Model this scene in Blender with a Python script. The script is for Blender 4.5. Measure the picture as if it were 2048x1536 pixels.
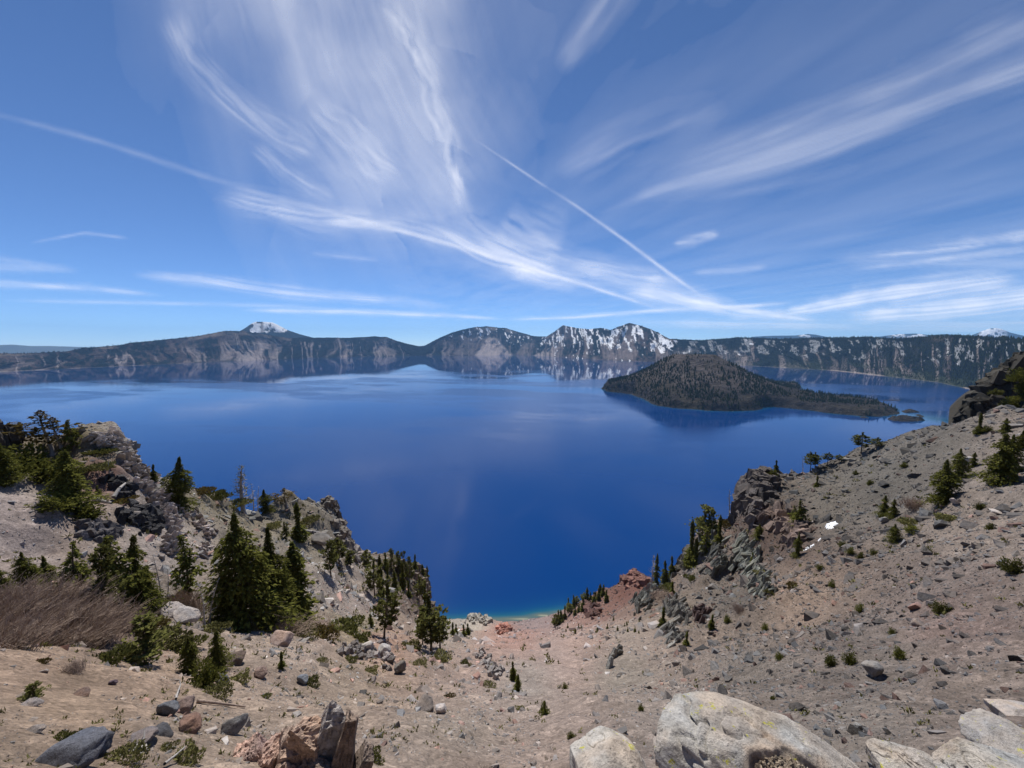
import bpy, bmesh, math, random
import numpy as np
from mathutils import Vector, Matrix, Euler
random.seed(7); RNG = np.random.default_rng(7)
SC = bpy.context.scene
for o in list(bpy.data.objects): bpy.data.objects.remove(o)
COL = SC.collection
R_ = math.radians

# ---------------------------------------------------------------- camera
FPX = 769.0                       # focal length in pixels of a 2048 px wide picture
PITCH = math.atan(80.0/FPX)       # looking slightly down
cam = bpy.data.cameras.new('camera'); camo = bpy.data.objects.new('camera', cam); COL.objects.link(camo)
cam.sensor_width = 36.0; cam.lens = 36.0*FPX/2048.0
cam.clip_start = 0.05; cam.clip_end = 900000.0
camo.location = (0, 0, 0); camo.rotation_euler = (math.pi/2 - PITCH, 0, 0)
SC.camera = camo
# ---------------------------------------------------------------- sky and sun
SUN_AZ, SUN_EL = R_(-16.0), R_(58.0)
world = bpy.data.worlds.new('World'); SC.world = world; world.use_nodes = True
wn = world.node_tree.nodes; wl = world.node_tree.links; wn.clear()
sky = wn.new('ShaderNodeTexSky'); sky.sky_type = 'NISHITA'; sky.sun_disc = False
sky.sun_elevation = SUN_EL; sky.sun_rotation = SUN_AZ
sky.altitude = 2100.0; sky.air_density = 0.7; sky.dust_density = 0.0; sky.ozone_density = 10.0
bg = wn.new('ShaderNodeBackground'); bg.inputs['Strength'].default_value = 0.108
wo = wn.new('ShaderNodeOutputWorld')
wl.new(sky.outputs[0], bg.inputs[0]); wl.new(bg.outputs[0], wo.inputs[0])
SUND = Vector((math.sin(SUN_AZ)*math.cos(SUN_EL), math.cos(SUN_AZ)*math.cos(SUN_EL), math.sin(SUN_EL)))
sl = bpy.data.lights.new('sun', 'SUN'); sl.energy = 4.7; sl.angle = R_(0.53); sl.color = (1.0, 0.955, 0.88)
so = bpy.data.objects.new('sun', sl); COL.objects.link(so); so.rotation_euler = SUND.to_track_quat('Z', 'Y').to_euler()
so.location = (0, 0, 50)
vs = SC.view_settings; vs.view_transform = 'Standard'; vs.look = 'None'; vs.exposure = 0.25; vs.gamma = 1.0
vs.use_curve_mapping = False
cy = SC.cycles
cy.use_denoising = True
try: cy.denoiser = 'OPENIMAGEDENOISE'
except Exception: pass
cy.max_bounces = 6; cy.diffuse_bounces = 2; cy.glossy_bounces = 2; cy.transparent_max_bounces = 12
cy.volume_bounces = 2; cy.caustics_reflective = False; cy.caustics_refractive = False
cy.sample_clamp_indirect = 6.0

# ---------------------------------------------------------------- helpers: picture geometry, noise
CP, SP = math.cos(PITCH), math.sin(PITCH)
def ray(px, py):
    """azimuth and tan(elevation) of a sight line (authoring aid: where a thing stands as seen from the overlook)"""
    px = np.asarray(px, float); py = np.asarray(py, float)
    xc = (px-1024.0)/FPX; yc = (768.0-py)/FPX
    y = CP + yc*SP; z = -SP + yc*CP
    return np.arctan2(xc, y), z/np.hypot(xc, y)
def proj(x, y, z):
    d = y*CP - z*SP
    return 1024.0 + FPX*x/d, 768.0 - FPX*(y*SP + z*CP)/d
_P = np.random.default_rng(3).permutation(256).astype(np.int64); _P = np.concatenate([_P, _P, _P])
_V = np.random.default_rng(4).random(256)*2-1
def vnoise(x, y, z=0.0):
    x, y, z = np.broadcast_arrays(np.asarray(x, float), np.asarray(y, float), np.asarray(z, float))
    xi = np.floor(x); yi = np.floor(y); zi = np.floor(z)
    fx = x-xi; fy = y-yi; fz = z-zi
    fx = fx*fx*fx*(fx*(fx*6-15)+10); fy = fy*fy*fy*(fy*(fy*6-15)+10); fz = fz*fz*fz*(fz*(fz*6-15)+10)
    xi = xi.astype(np.int64) & 255; yi = yi.astype(np.int64) & 255; zi = zi.astype(np.int64) & 255
    def h(a, b, c): return _V[_P[_P[_P[a & 255]+(b & 255)]+(c & 255)] & 255]
    def lx(b, c): return h(xi, b, c)*(1-fx)+h(xi+1, b, c)*fx
    def ly(c): return lx(yi, c)*(1-fy)+lx(yi+1, c)*fy
    return ly(zi)*(1-fz)+ly(zi+1)*fz
def fbm(x, y, z=0.0, o=4, g=0.5, l=2.03):
    s = 0.0; a = 1.0; n = 0.0
    for i in range(o):
        s = s + a*vnoise(np.asarray(x)*l**i+i*17.3, np.asarray(y)*l**i+i*9.1, np.asarray(z)*l**i+i*5.7); n += a; a *= g
    return s/n
def sstep(a, b, x):
    t = np.clip((np.asarray(x, float)-a)/(b-a), 0, 1); return t*t*(3-2*t)
def lin(c): 
    c = np.asarray(c, float)/255.0
    return np.where(c <= 0.04045, c/12.92, ((c+0.055)/1.055)**2.4)
def smooth1(a, n):
    if n < 1: return a
    k = np.exp(-0.5*(np.arange(-3*n, 3*n+1)/n)**2); k /= k.sum()
    return np.convolve(np.pad(a, 3*n, mode='edge'), k, 'valid')

# ---------------------------------------------------------------- helpers: objects
def tag(o, label=None, cat=None, group=None, kind=None):
    if label: o['label'] = label
    if cat: o['category'] = cat
    if group: o['group'] = group
    if kind: o['kind'] = kind
    return o
def obj(name, me, parent=None):
    o = bpy.data.objects.new(name, me); COL.objects.link(o)
    if parent: o.parent = parent
    return o
def empty(name, loc, rz=0.0, s=1.0):
    o = bpy.data.objects.new(name, None); COL.objects.link(o)
    o.location = loc; o.rotation_euler = (0, 0, rz); o.scale = (s, s, s) if np.isscalar(s) else s
    o.empty_display_size = 0.2
    return o
def mesh(name, v, f, mat=None, smooth=False, col=None, attrs=None, fcol=None):
    """v (n,3); f (m,k) array of one face size"""
    v = np.ascontiguousarray(v, dtype=np.float32); f = np.ascontiguousarray(f, dtype=np.int32)
    me = bpy.data.meshes.new(name)
    me.vertices.add(len(v)); me.vertices.foreach_set('co', v.ravel())
    m, k = f.shape
    me.loops.add(m*k); me.loops.foreach_set('vertex_index', f.ravel())
    me.polygons.add(m); me.polygons.foreach_set('loop_start', np.arange(m, dtype=np.int32)*k)
    me.polygons.foreach_set('loop_total', np.full(m, k, dtype=np.int32))
    me.polygons.foreach_set('use_smooth', np.full(m, smooth, dtype=bool))
    if col is not None:
        a = me.color_attributes.new('Col', 'FLOAT_COLOR', 'POINT')
        c = np.ones((len(v), 4), np.float32); c[:, :3] = col; a.data.foreach_set('color', c.ravel())
    for kk, vv in (attrs or {}).items():
        a = me.attributes.new(kk, 'FLOAT', 'POINT'); a.data.foreach_set('value', np.ascontiguousarray(vv, np.float32).ravel())
    if mat: me.materials.append(mat)
    me.update(); me.validate()
    return me
def gridfaces(nr, nc, flip=False, wrap=False):
    i, j = np.meshgrid(np.arange(nr-1), np.arange(nc if wrap else nc-1), indexing='ij')
    a = i*nc+j; b = i*nc+(j+1) % nc; c = (i+1)*nc+(j+1) % nc; d = (i+1)*nc+j
    f = np.stack([a, b, c, d], -1).reshape(-1, 4)
    return f[:, ::-1] if flip else f

# ---------------------------------------------------------------- helpers: materials
class NT:
    def __init__(s, name):
        s.m = bpy.data.materials.new(name); s.m.use_nodes = True
        s.t = s.m.node_tree; s.t.nodes.clear(); s.out = s.n('OutputMaterial')
    def n(s, typ, **kw):
        nd = s.t.nodes.new('ShaderNode'+typ)
        for k, v in kw.items():
            if k.startswith('i_'): nd.inputs[k[2:].replace('_', ' ')].default_value = v
            else: setattr(nd, k, v)
        return nd
    def l(s, a, b): s.t.links.new(a, b)
    def noise(s, vec, scale, detail=4.0, rough=0.55, dim='3D'):
        nd = s.n('TexNoise'); nd.inputs['Scale'].default_value = scale; nd.inputs['Detail'].default_value = detail
        nd.inputs['Roughness'].default_value = rough
        if vec is not None: s.l(vec, nd.inputs['Vector'])
        return nd.outputs['Fac']
    def ramp(s, fac, stops):
        nd = s.n('ValToRGB'); e = nd.color_ramp.elements
        while len(e) < len(stops): e.new(0.5)
        for k, (p, c) in enumerate(stops):
            e[k].position = p; e[k].color = (c, c, c, 1) if np.isscalar(c) else (*c, 1)
        s.l(fac, nd.inputs[0]); return nd.outputs[0]
    def mix(s, fac, a, b, mode='MIX'):
        nd = s.n('MixRGB', blend_type=mode)
        for k, v in ((0, fac), (1, a), (2, b)):
            if hasattr(v, 'is_linked'): s.l(v, nd.inputs[k])
            else: nd.inputs[k].default_value = v if k == 0 else ((v, v, v, 1) if np.isscalar(v) else (*v, 1))
        return nd.outputs[0]
    def bump(s, h, strength=0.5, dist=0.05):
        nd = s.n('Bump'); nd.inputs['Strength'].default_value = strength; nd.inputs['Distance'].default_value = dist
        s.l(h, nd.inputs['Height']); return nd.outputs[0]
    def bsdf(s, col, rough=0.9, normal=None, spec=0.2):
        b = s.n('BsdfPrincipled'); b.inputs['Roughness'].default_value = rough
        b.inputs['Specular IOR Level'].default_value = spec
        if hasattr(col, 'is_linked'): s.l(col, b.inputs['Base Color'])
        else: b.inputs['Base Color'].default_value = (*col, 1)
        if normal is not None: s.l(normal, b.inputs['Normal'])
        s.l(b.outputs[0], s.out.inputs[0]); return b
# ================================================================ terrain under and before the overlook
H = 300.0      # lake level lies 300 m below the eye
# lines across the slope from near to far: (picture x, picture y, metres away)
ST = [
 [(-600,1600,2.2),(0,1600,2.7),(500,1600,3.1),(1024,1600,3.2),(1500,1600,3.1),(2048,1600,2.8),(2700,1600,2.6)],
 [(-600,1460,3.7),(0,1450,4.3),(500,1455,5.3),(1024,1475,6),(1500,1460,6.2),(2048,1450,5.7),(2700,1440,5.2)],
 [(-600,1370,5.6),(0,1360,7.2),(400,1370,8.2),(700,1390,10),(1024,1412,11),(1300,1402,11.5),(1700,1370,11),(2048,1340,10.5),(2700,1320,9.5)],
 [(-600,1290,9),(0,1270,11.5),(250,1283,12.5),(450,1290,14),(640,1287,17),(760,1305,22),(900,1342,22),(1024,1362,21),(1200,1350,22),(1500,1310,22),(1800,1265,20.5),(2048,1230,19.5),(2700,1200,17)],
 [(-600,1180,16),(0,1172,18),(200,1195,18.5),(400,1222,19.5),(530,1247,21),(640,1252,25),(760,1277,33),(860,1294,42),(950,1303,52),(1024,1307,52),(1200,1290,50),(1350,1258,44),(1600,1195,38),(1850,1135,34),(2048,1090,32),(2700,1040,28)],
 [(-600,1075,27),(0,1060,30),(200,1085,31),(400,1125,33),(560,1135,37),(660,1155,46),(760,1205,60),(840,1252,78),(900,1272,105),(960,1279,145),(1024,1280,160),(1110,1272,145),(1200,1250,115),(1300,1210,92),(1400,1170,82),(1500,1135,70),(1600,1085,62),(1850,1030,52),(2048,985,48),(2700,930,42)],
 [(-600,850,48),(-200,840,50),(-40,880,50),(0,892,50),(60,912,49),(110,905,49),(160,880,48),(180,874,48),(235,872,48),(262,900,48),(290,938,48),(320,958,49),(350,962,52),(400,966,56),(450,977,61),(500,1000,64),(560,1007,71),(600,1006,77),(640,1004,82),(665,1010,85),(676,1040,86),(690,1072,87),(712,1112,90),(740,1122,96),(790,1118,104),(830,1132,110),(852,1165,114),(866,1225,170),(876,1246,378),(920,1244,382),(960,1242,384),(1000,1241,386),(1040,1239,388),(1080,1232,397),(1112,1228,402),(1135,1222,340),(1150,1212,300),(1200,1190,260),(1240,1168,250),(1268,1148,245),(1290,1152,235),(1318,1166,190),(1350,1160,150),(1368,1134,128),(1380,1085,122),(1400,1062,118),(1440,1048,112),(1474,1032,106),(1482,980,102),(1490,944,98),(1510,940,97),(1560,934,102),(1640,926,118),(1690,918,124),(1722,906,126),(1800,884,122),(1870,866,114),(1930,852,108),(1980,846,102),(2048,838,96),(2200,810,88),(2700,740,70)],
]
NC = 1000
AZ = np.linspace(R_(-74), R_(74), NC)
SLg, RLg = [np.full(NC, -1.62/0.3)], [np.full(NC, 0.3)]
dcol = (AZ[1]-AZ[0])
for k, L in enumerate(ST):
    a = np.array(L, float); az, s = ray(a[:, 0], a[:, 1]); i = np.argsort(az); az, s, lr = az[i], s[i], np.log(a[i, 2])
    n = 30 if k < 4 else (16 if k < 5 else (9 if k < 6 else 1))
    SLg.append(smooth1(np.interp(AZ, az, s), n)); RLg.append(np.exp(smooth1(np.interp(AZ, az, lr), n if k < 6 else 3)))
# beyond the brow the ground falls away to the lake bed
rc, sc_ = RLg[-1], SLg[-1]; zc = rc*sc_
dep = H+6+zc                      # how far the brow stands above the lake bed
near_shore = np.clip(dep/250.0, 0, 1)
r1 = rc + 0.03*rc; z1 = zc - (0.25*near_shore*0.1*rc + 0.75*(r1-rc)*(1-near_shore) + 0.02*rc)
shore_ = zc < -H+12; 
r2 = rc + np.where(dep > 120, 0.06*rc+3, 1.0*(r1-rc)*1.6+2); z2 = z1 - 0.18*np.minimum(dep, 130)*np.clip(near_shore*1.6-0.2, 0.2, 1)
zb = np.full(NC, -H-6.0); r3 = r2 + np.maximum((z2-zb)/0.80, 12.0)
for rr, zz in ((r1, z1), (r2, z2), (r3, zb)): RLg.append(rr); SLg.append(zz/rr)
RK, SK = np.array(RLg), np.array(SLg)
def pchip(Y, cnt):
    """monotone cubic along axis 0 with cnt[k] rows between knots"""
    d = np.diff(Y, axis=0); m = np.zeros_like(Y); m[0], m[-1] = d[0], d[-1]
    p = d[:-1]*d[1:]; h = np.where(p > 0, 2*p/(d[:-1]+d[1:]+1e-12*np.sign(d[:-1]+d[1:]+1e-30)), 0); m[1:-1] = h
    out = []
    for k, c in enumerate(cnt):
        t = (np.arange(c)/c)[:, None]
        out.append((1+2*t)*(1-t)**2*Y[k]+t*(1-t)**2*m[k]+t*t*(3-2*t)*Y[k+1]+t*t*(t-1)*m[k+1])
    out.append(Y[-1:]); return np.concatenate(out)
CNT = [8, 84, 84, 70, 62, 70, 86, 12, 10, 30]
TR = np.exp(pchip(np.log(RK), CNT)); TS = pchip(SK, CNT)
NR = TR.shape[0]; ROW = np.concatenate([k+np.arange(c)/c for k, c in enumerate(CNT)]+[[len(CNT)]])
TX = TR*np.sin(AZ); TY = TR*np.cos(AZ); TZ = TR*TS
bp, bq = proj(TX, TY, TZ)          # where each ground point shows in the picture; used below to look up the kind of ground
# relief: every octave gives bumps in proportion to its length, kept to sizes well below the distance
rel = np.zeros_like(TZ); lam = 48.0
slopeup = sstep(0.2, 1.0, ROW)[:, None]
tcl = sstep(1250, 1420, bp)*sstep(1330, 1200, bq)
ridge_l = sstep(760, 640, bp)*sstep(1230, 1150, bq)
rough = 0.085 + 0.06*tcl*sstep(1700, 1500, bp) + 0.07*ridge_l - 0.055*np.exp(-((bp-60)/260)**2-((bq-1380)/75)**2)
for i in range(11):
    w = sstep(0.7, 0.2, lam/TR)*sstep(2.0, 4.5, lam/(TR*0.0036))
    n = vnoise(TX/lam+i*7.7, TY/lam+i*3.1, TZ/lam*0.8)
    n = np.where(i % 2 == 1, 0.5-np.abs(n)*1.9, n)
    rel += w*rough*lam*n*1.0; lam *= 0.52
fade_b = np.where(ROW[:, None] > 8.6, 0.5, 1.0)
TZ = TZ + rel*slopeup*fade_b
# rills running straight down the scree of the wide right-hand slope
TSs = TZ/TR
def cidx(az): return np.clip((np.asarray(az)-AZ[0])/dcol, 0, NC-1.001)
def hit(px, py):
    """ground point seen along a sight line"""
    az, s = ray(px, py); j = int(cidx(float(az))); prof = TSs[:, j]; lastc = int(np.searchsorted(ROW, 7.3))
    idx = np.nonzero(prof[:lastc] >= float(s))[0]
    if len(idx) == 0: i = int(np.argmax(prof[:lastc])); r = TR[i, j]; z = TZ[i, j]
    else:
        i = max(idx[0], 1); t = (float(s)-prof[i-1])/max(prof[i]-prof[i-1], 1e-9); t = min(max(t, 0), 1)
        r = TR[i-1, j]+t*(TR[i, j]-TR[i-1, j]); z = TZ[i-1, j]+t*(TZ[i, j]-TZ[i-1, j])
    return Vector((r*math.sin(float(az)), r*math.cos(float(az)), z))
def ground(x, y):
    az = math.atan2(x, y); r = math.hypot(x, y); j = int(cidx(az))
    return float(np.interp(r, TR[:, j], TZ[:, j]))
# ground colour: what the soil and rock are made of, sampled at points across the slope
ZC = [(60,1330,184,156,132),(150,1400,172,146,122),(30,1470,168,145,124),(400,1470,166,146,128),(700,1350,172,152,132),(620,1300,184,164,148),(300,1350,186,158,134),
 (1050,1360,168,156,146),(900,1450,172,155,140),(1100,1300,182,160,150),(1050,1278,190,146,130),(1000,1268,194,150,134),(1010,1262,186,130,112),(1250,1340,158,146,133),(1250,1270,168,152,138),(1150,1270,196,166,150),
 (1500,1340,148,136,126),(1700,1250,138,125,117),(1750,1330,142,130,122),(1900,1150,146,130,122),(1950,1050,160,144,132),(2000,950,160,146,136),(1750,960,124,119,112),(1650,1000,128,120,110),(1850,900,126,120,113),
 (1600,1180,164,140,122),(1450,1190,128,118,108),(1550,1060,112,92,82),(1900,1250,150,128,120),(1950,1380,154,138,128),(1700,1450,158,146,136),(1350,1450,164,150,140),
 (30,1050,176,160,155),(20,1000,180,166,156),(120,960,140,128,100),(200,920,150,136,106),(215,985,150,112,100),(250,900,176,166,156),(300,990,176,166,160),(340,1100,172,158,150),(400,1000,146,134,108),
 (560,1050,152,142,126),(650,1030,148,138,122),(500,1040,150,138,116),(640,1150,176,162,150),(720,1210,178,160,150),(690,1180,182,166,154),(800,1150,124,108,88),(830,1210,150,128,112),(350,1200,150,136,124),(100,1210,122,100,90),(200,1260,130,108,95),(700,1262,150,142,100),
 (1200,1215,148,106,90),(1280,1155,132,84,72),(1240,1180,134,92,78),(1150,1240,170,128,112),(1080,1242,160,142,140),(1050,1250,156,140,138),(1110,1240,158,134,128),(955,1250,200,192,172),(900,1260,176,164,152),(1330,1220,140,128,112),(1380,1150,150,136,124),(1430,1070,150,128,112),(760,1300,190,150,128),(650,1275,190,162,146)]
ZC = np.array(ZC, float); zl = lin(ZC[:, 2:])
wsum = np.zeros(TX.shape); csum = np.zeros(TX.shape+(3,))
for (qx, qy), c in zip(ZC[:, :2], zl):
    w = 1.0/(((bp-qx)/1.0)**2+((bq-qy)*1.6)**2+900.0)**1.6
    wsum += w; csum += w[..., None]*c
gcol = csum/wsum[..., None]*(0.62-0.07*sstep(1250, 1500, bp))[..., None]*np.array([0.985, 1.0, 1.0])
gcol = 0.82*gcol+0.18*gcol.mean(-1, keepdims=True)
gm = fbm(TX/TR*14+3, np.log(TR)*9, o=4)                    # broad mottling
gcol = gcol*(1+0.16*gm)[..., None]
VZ = np.stack([TX, TY, TZ], -1).reshape(-1, 3)

M = {}
def m_ground():
    t = NT('ground_soil'); tc = t.n('TexCoord').outputs['Object']; at = t.n('Attribute', attribute_name='Col').outputs['Color']
    n1 = t.noise(tc, 3.0, 8, 0.7); n2 = t.noise(tc, 24.0, 5, 0.7); n3 = t.noise(tc, 0.35, 8, 0.65); n0 = t.noise(tc, 110.0, 3, 0.7)
    c = t.mix(1.0, at, t.ramp(n1, [(0.28, 0.72), (0.5, 1.0), (0.75, 1.22)]), 'MULTIPLY')
    c = t.mix(1.0, c, t.ramp(n3, [(0.3, (0.80, 0.76, 0.74)), (0.52, (1.02, 1.0, 0.98)), (0.72, (1.18, 1.13, 1.08))]), 'MULTIPLY')
    c = t.mix(1.0, c, t.ramp(n2, [(0.25, 0.66), (0.5, 1.0), (0.8, 1.25)]), 'MULTIPLY')
    vo = t.n('TexVoronoi'); vo.inputs['Scale'].default_value = 9.0; t.l(tc, vo.inputs['Vector'])
    c = t.mix(0.35, c, t.mix(1.0, c, t.ramp(vo.outputs['Distance'], [(0.1, 1.25), (0.6, 0.7)]), 'MULTIPLY'))
    for scv, amt in ((2.6, .5), (8.5, .6), (28.0, .7)):
        vc = t.n('TexVoronoi'); vc.inputs['Scale'].default_value = scv; t.l(tc, vc.inputs['Vector']); sx3 = t.n('SeparateColor'); t.l(vc.outputs['Color'], sx3.inputs[0])
        gate = t.ramp(t.noise(tc, scv*.35, 3, .6), [(.42, 0.0), (.60, amt)])
        c = t.mix(gate, c, t.mix(1.0, c, t.ramp(sx3.outputs[0], [(0.0, .55), (.5, .98), (1.0, 1.5)]), 'MULTIPLY'))
    b0 = t.bump(n3, 0.8, 0.35); b1n = t.n('Bump', i_Strength=0.7, i_Distance=0.06); t.l(n1, b1n.inputs['Height']); t.l(b0, b1n.inputs['Normal']); b1 = b1n.outputs[0]; nb = t.n('Bump', i_Strength=0.7, i_Distance=0.012); t.l(n2, nb.inputs['Height']); t.l(b1, nb.inputs['Normal'])
    nc = t.n('Bump', i_Strength=0.5, i_Distance=0.003); t.l(n0, nc.inputs['Height']); t.l(nb.outputs[0], nc.inputs['Normal'])
    t.bsdf(c, 0.95, nc.outputs[0], 0.1); return t.m
M['ground'] = m_ground()
me = mesh('caldera_slope', VZ, gridfaces(NR, NC, flip=True), M['ground'], True, gcol.reshape(-1, 3))
slope = tag(obj('caldera_slope_ground', me), 'rocky tan and grey slope dropping from the overlook to the lake', None, kind='structure')
# the level ground the photographer stands on, behind and beside the brow
n = 120; aa = np.linspace(R_(74), R_(360-74), n); rr = np.concatenate([np.array([0.3]), np.geomspace(0.6, 300, 40)])
A2, R2 = np.meshgrid(aa, rr); e = np.minimum(A2-R_(74), R_(286)-A2)/R_(20)
jj = np.where(A2 < math.pi, NC-1, 0)
zed = np.stack([np.interp(rr, TR[:, NC-1], TZ[:, NC-1]), np.interp(rr, TR[:, 0], TZ[:, 0])], 1)
ze = np.where(A2 < math.pi, zed[:, 0][:, None], zed[:, 1][:, None]); zf = -1.62+0.05*R2*(R2 > 1)+0.12*fbm(R2*np.sin(A2)/3, R2*np.cos(A2)/3)
wgt = sstep(0, 1, e); zz = ze*(1-wgt)+zf*wgt
me = mesh('overlook_ground', np.stack([R2*np.sin(A2), R2*np.cos(A2), zz], -1).reshape(-1, 3), gridfaces(len(rr), n, flip=True), M['ground'], True, np.tile(lin((170, 150, 130))*0.75, (len(rr)*n, 1)))
tag(obj('overlook_ground', me), 'sandy level ground at the overlook behind the brow', None, kind='structure')
# ================================================================ the far caldera wall
SKY = [(-900,742),(-500,725),(-200,712),(0,706),(51,706),(137,702),(171,695),(246,689.5),(266,685),(308,681),(393,672),(430,666),(455,661),(492,661.5),(564,673),(581,675),(629,674.5),(700,675),(751,672),(775,673.5),(803,684),(837,691.6),(850,690.6),(878,676),(905,664),(946,654),(973,652),(1014,656),(1042,665),(1069,672),(1093,672),(1110,661.5),(1125,649.5),(1151,655),(1178,658),(1199,655),(1219,659),(1240,651),(1257,645),(1281,651),(1315,665),(1336,677),(1366,678.6),(1400,680),(1476,674),(1554,677),(1640,675),(1725,673),(1786,677),(1861,671),(1895,670),(1998,676),(2048,678),(2200,660),(2500,600),(2900,500)]
SHO = [(-900,800),(-500,775),(-200,757),(0,744),(120,738),(273,731),(444,723),(581,718.6),(700,714),(850,711.5),(1042,710),(1103,713),(1189,719),(1281,723),(1449,729.5),(1554,734.6),(1667,741),(1776,753),(1878,765),(1963,784),(2048,806),(2300,860),(2900,1000)]
NW = 2400
pxs = np.linspace(-700, 2700, NW)
azw, ss = ray(pxs, np.interp(pxs, *np.array(SHO, float).T)); rs = H/np.maximum(-ss, 0.01)
_, st = ray(pxs, np.interp(pxs, *np.array(SKY, float).T)+0.8*fbm(pxs/9, 0*pxs, o=4)+0.6)
rs = smooth1(rs, 6); kk = 1.75
zt = st*(rs+H*kk)/(1-kk*st); rt = rs+kk*(zt+H)
TV = np.concatenate([np.linspace(0, 1, 84), [1.05, 1.2, 1.6, 2.4, 4.0]]); NV = len(TV)
t2 = TV[:, None]; arc = np.cumsum(np.concatenate([[0], np.hypot(np.diff(rs*np.sin(azw)), np.diff(rs*np.cos(azw)))]))[None, :]
tt = np.clip(t2, 0, 1)
hgt = (zt+H)[None, :]
warp = 1.6*fbm(arc/700+t2*0.4, t2*1.5, o=3)
gul = np.abs(fbm(arc/420+warp*0.35+t2*0.25*np.sign(fbm(arc/2500, 0*arc, o=1)), t2*0.35+2, o=4, g=0.55))*2.4     # 0 in the gully floor, high on the spur
gul = np.clip(gul, 0, 1)
band = fbm(arc/1500, hgt*t2/38.0+3*fbm(arc/900, t2*2, o=2), o=3)                                             # ledges
ledge = 0.035*np.sin(hgt*t2/26.0+5*fbm(arc/1300, 0*t2, o=2))*sstep(0.3, 0.6, t2)
fz = 0.62*tt+0.38*tt**1.9 if False else tt*(0.70+0.30*tt)
fz = fz+ledge*(1-tt)
rad = rs[None, :]+(rt-rs)[None, :]*t2-(gul-0.5)*0.55*hgt*np.sin(np.pi*np.clip(tt, 0, 1))**0.8*0.95
z = -H-2+(hgt+2)*fz+(fbm(arc/120, t2*7, o=4)+.6*fbm(arc/50, t2*16, o=3))*0.065*hgt*np.sin(np.pi*tt)
back = t2 > 1
rad = np.where(back, rt[None, :]+(t2-1)*900, rad); z = np.where(back, zt[None, :]-(t2-1)*130, z)
WX, WY = rad*np.sin(azw)[None, :], rad*np.cos(azw)[None, :]
wp, wq = proj(WX, WY, z)
# what covers the wall
def region(*pts): 
    a = np.array(pts, float); return np.interp(wp, a[:, 0], a[:, 1])
fine = fbm(arc/45, t2*hgt/35, o=3); mid = fbm(arc/210, t2*3.0+7, o=4); streak = fbm(arc/38+warp*0.8+t2*1.2, t2*0.9, o=3)
rock = np.ones(WX.shape+(3,))*lin((96, 86, 84))*0.55
rock *= (1+0.35*band+0.25*fine)[..., None]
brown = region((0, .7), (450, .8), (620, .3), (900, .2), (1100, .5), (1330, .6), (1400, .3), (2048, .25))
rock = rock*(1-brown[..., None]*0.5)+(lin((118, 98, 90))*0.62)*(1+0.3*fine[..., None])*brown[..., None]*0.5
talus = lin((176, 162, 156))*0.85
forest = lin((34, 40, 40))*0.9
tal = sstep(0.40, 0.10, gul+0.30*streak-0.10)*sstep(0.92, 0.45, tt+0.35*mid)*sstep(0.0, 0.08, tt)
tal *= region((0, .35), (250, .6), (450, .9), (570, 1.0), (600, .5), (850, .6), (1000, .3), (1330, .5), (1450, .45), (2048, .45))
chn = np.abs(fbm(arc/190+warp*0.22+t2*0.3, t2*0.3+5, o=4))
chute_ = sstep(0.05+0.07*(1-tt), 0.01, chn)*sstep(0.95, 0.70, tt+.4*mid)*region((0, .8), (300, .9), (560, 1.0), (700, .8), (860, .7), (1060, .4), (1330, .6), (2048, .65))
tal = np.maximum(tal*0.75, chute_)
fan = sstep(1.0, 0.75, np.abs(wp-(983+0.12*(wq-675)))/np.maximum(5+(wq-670)*0.92, 1))*sstep(672, 678, wq)        # the scree fan under the domed peak
fan2 = sstep(1.0, 0.7, np.abs(wp-(507+8*np.sin(wq/9)))/np.maximum(3+(wq-672)*0.55, 1))*sstep(678, 686, wq)
fan3 = sstep(1.0, 0.7, np.abs(wp-(1122-1.35*(wq-686)))/np.maximum(8+(wq-690)*.8, 1))*sstep(690, 697, wq)*0.8
tal = np.clip(np.maximum(np.maximum(tal, fan), np.maximum(fan2, fan3)*sstep(-.5, .1, streak)), 0, 1)
fo = sstep(-0.02, 0.22, 0.5*mid+0.45*fine+0.30*(gul-0.45)+region((0, -.02), (450, -.06), (600, .12), (860, .14), (1070, .06), (1120, -.06), (1330, -.02), (1400, .34), (2048, .42))+0.10*(tt-0.5))
fo = np.maximum(fo, sstep(0.955, 0.985, t2)*region((0, .8), (420, .5), (560, .5), (620, .9), (1090, .8), (1120, .2), (1320, .3), (1360, 1), (2048, 1)))
pale = sstep(0.86, 0.93, tt)*sstep(1.02, 0.97, tt)*sstep(0.0, 0.25, fbm(arc/600+4, 0*t2+1, o=2)+region((0, .25), (420, .2), (600, .1), (700, -.3), (2048, -.6)))
wc = rock*(1-fo[..., None])+forest*0.75*(1+0.6*fine[..., None])*fo[..., None]
wc = wc*(1-tal[..., None])+talus*(1+0.18*streak[..., None])*tal[..., None]
wc = wc*(1-pale[..., None])+lin((150, 134, 118))*0.72*pale[..., None]
shb = sstep(6.0, 2.0, z+H+6*mid)*region((0, .5), (300, .4), (600, .1), (1000, .15), (1400, .3), (1600, .6), (2048, .8))
wc = wc*(1-shb[..., None])+lin((190, 176, 160))*0.8*shb[..., None]
grn = sstep(0.05, .3, mid+.2*fine)*sstep(.4, .15, tt)*region((0, .1), (1500, .1), (1650, .5), (2048, .6)); wc = wc*(1-grn[..., None])+lin((92, 100, 70))*0.6*grn[..., None]
sn = fbm(arc/75+t2*2.5+warp*0.6, t2*4.5, o=5, g=0.65)+0.25*fbm(arc/30+t2*3, t2*9+3, o=2)
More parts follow.
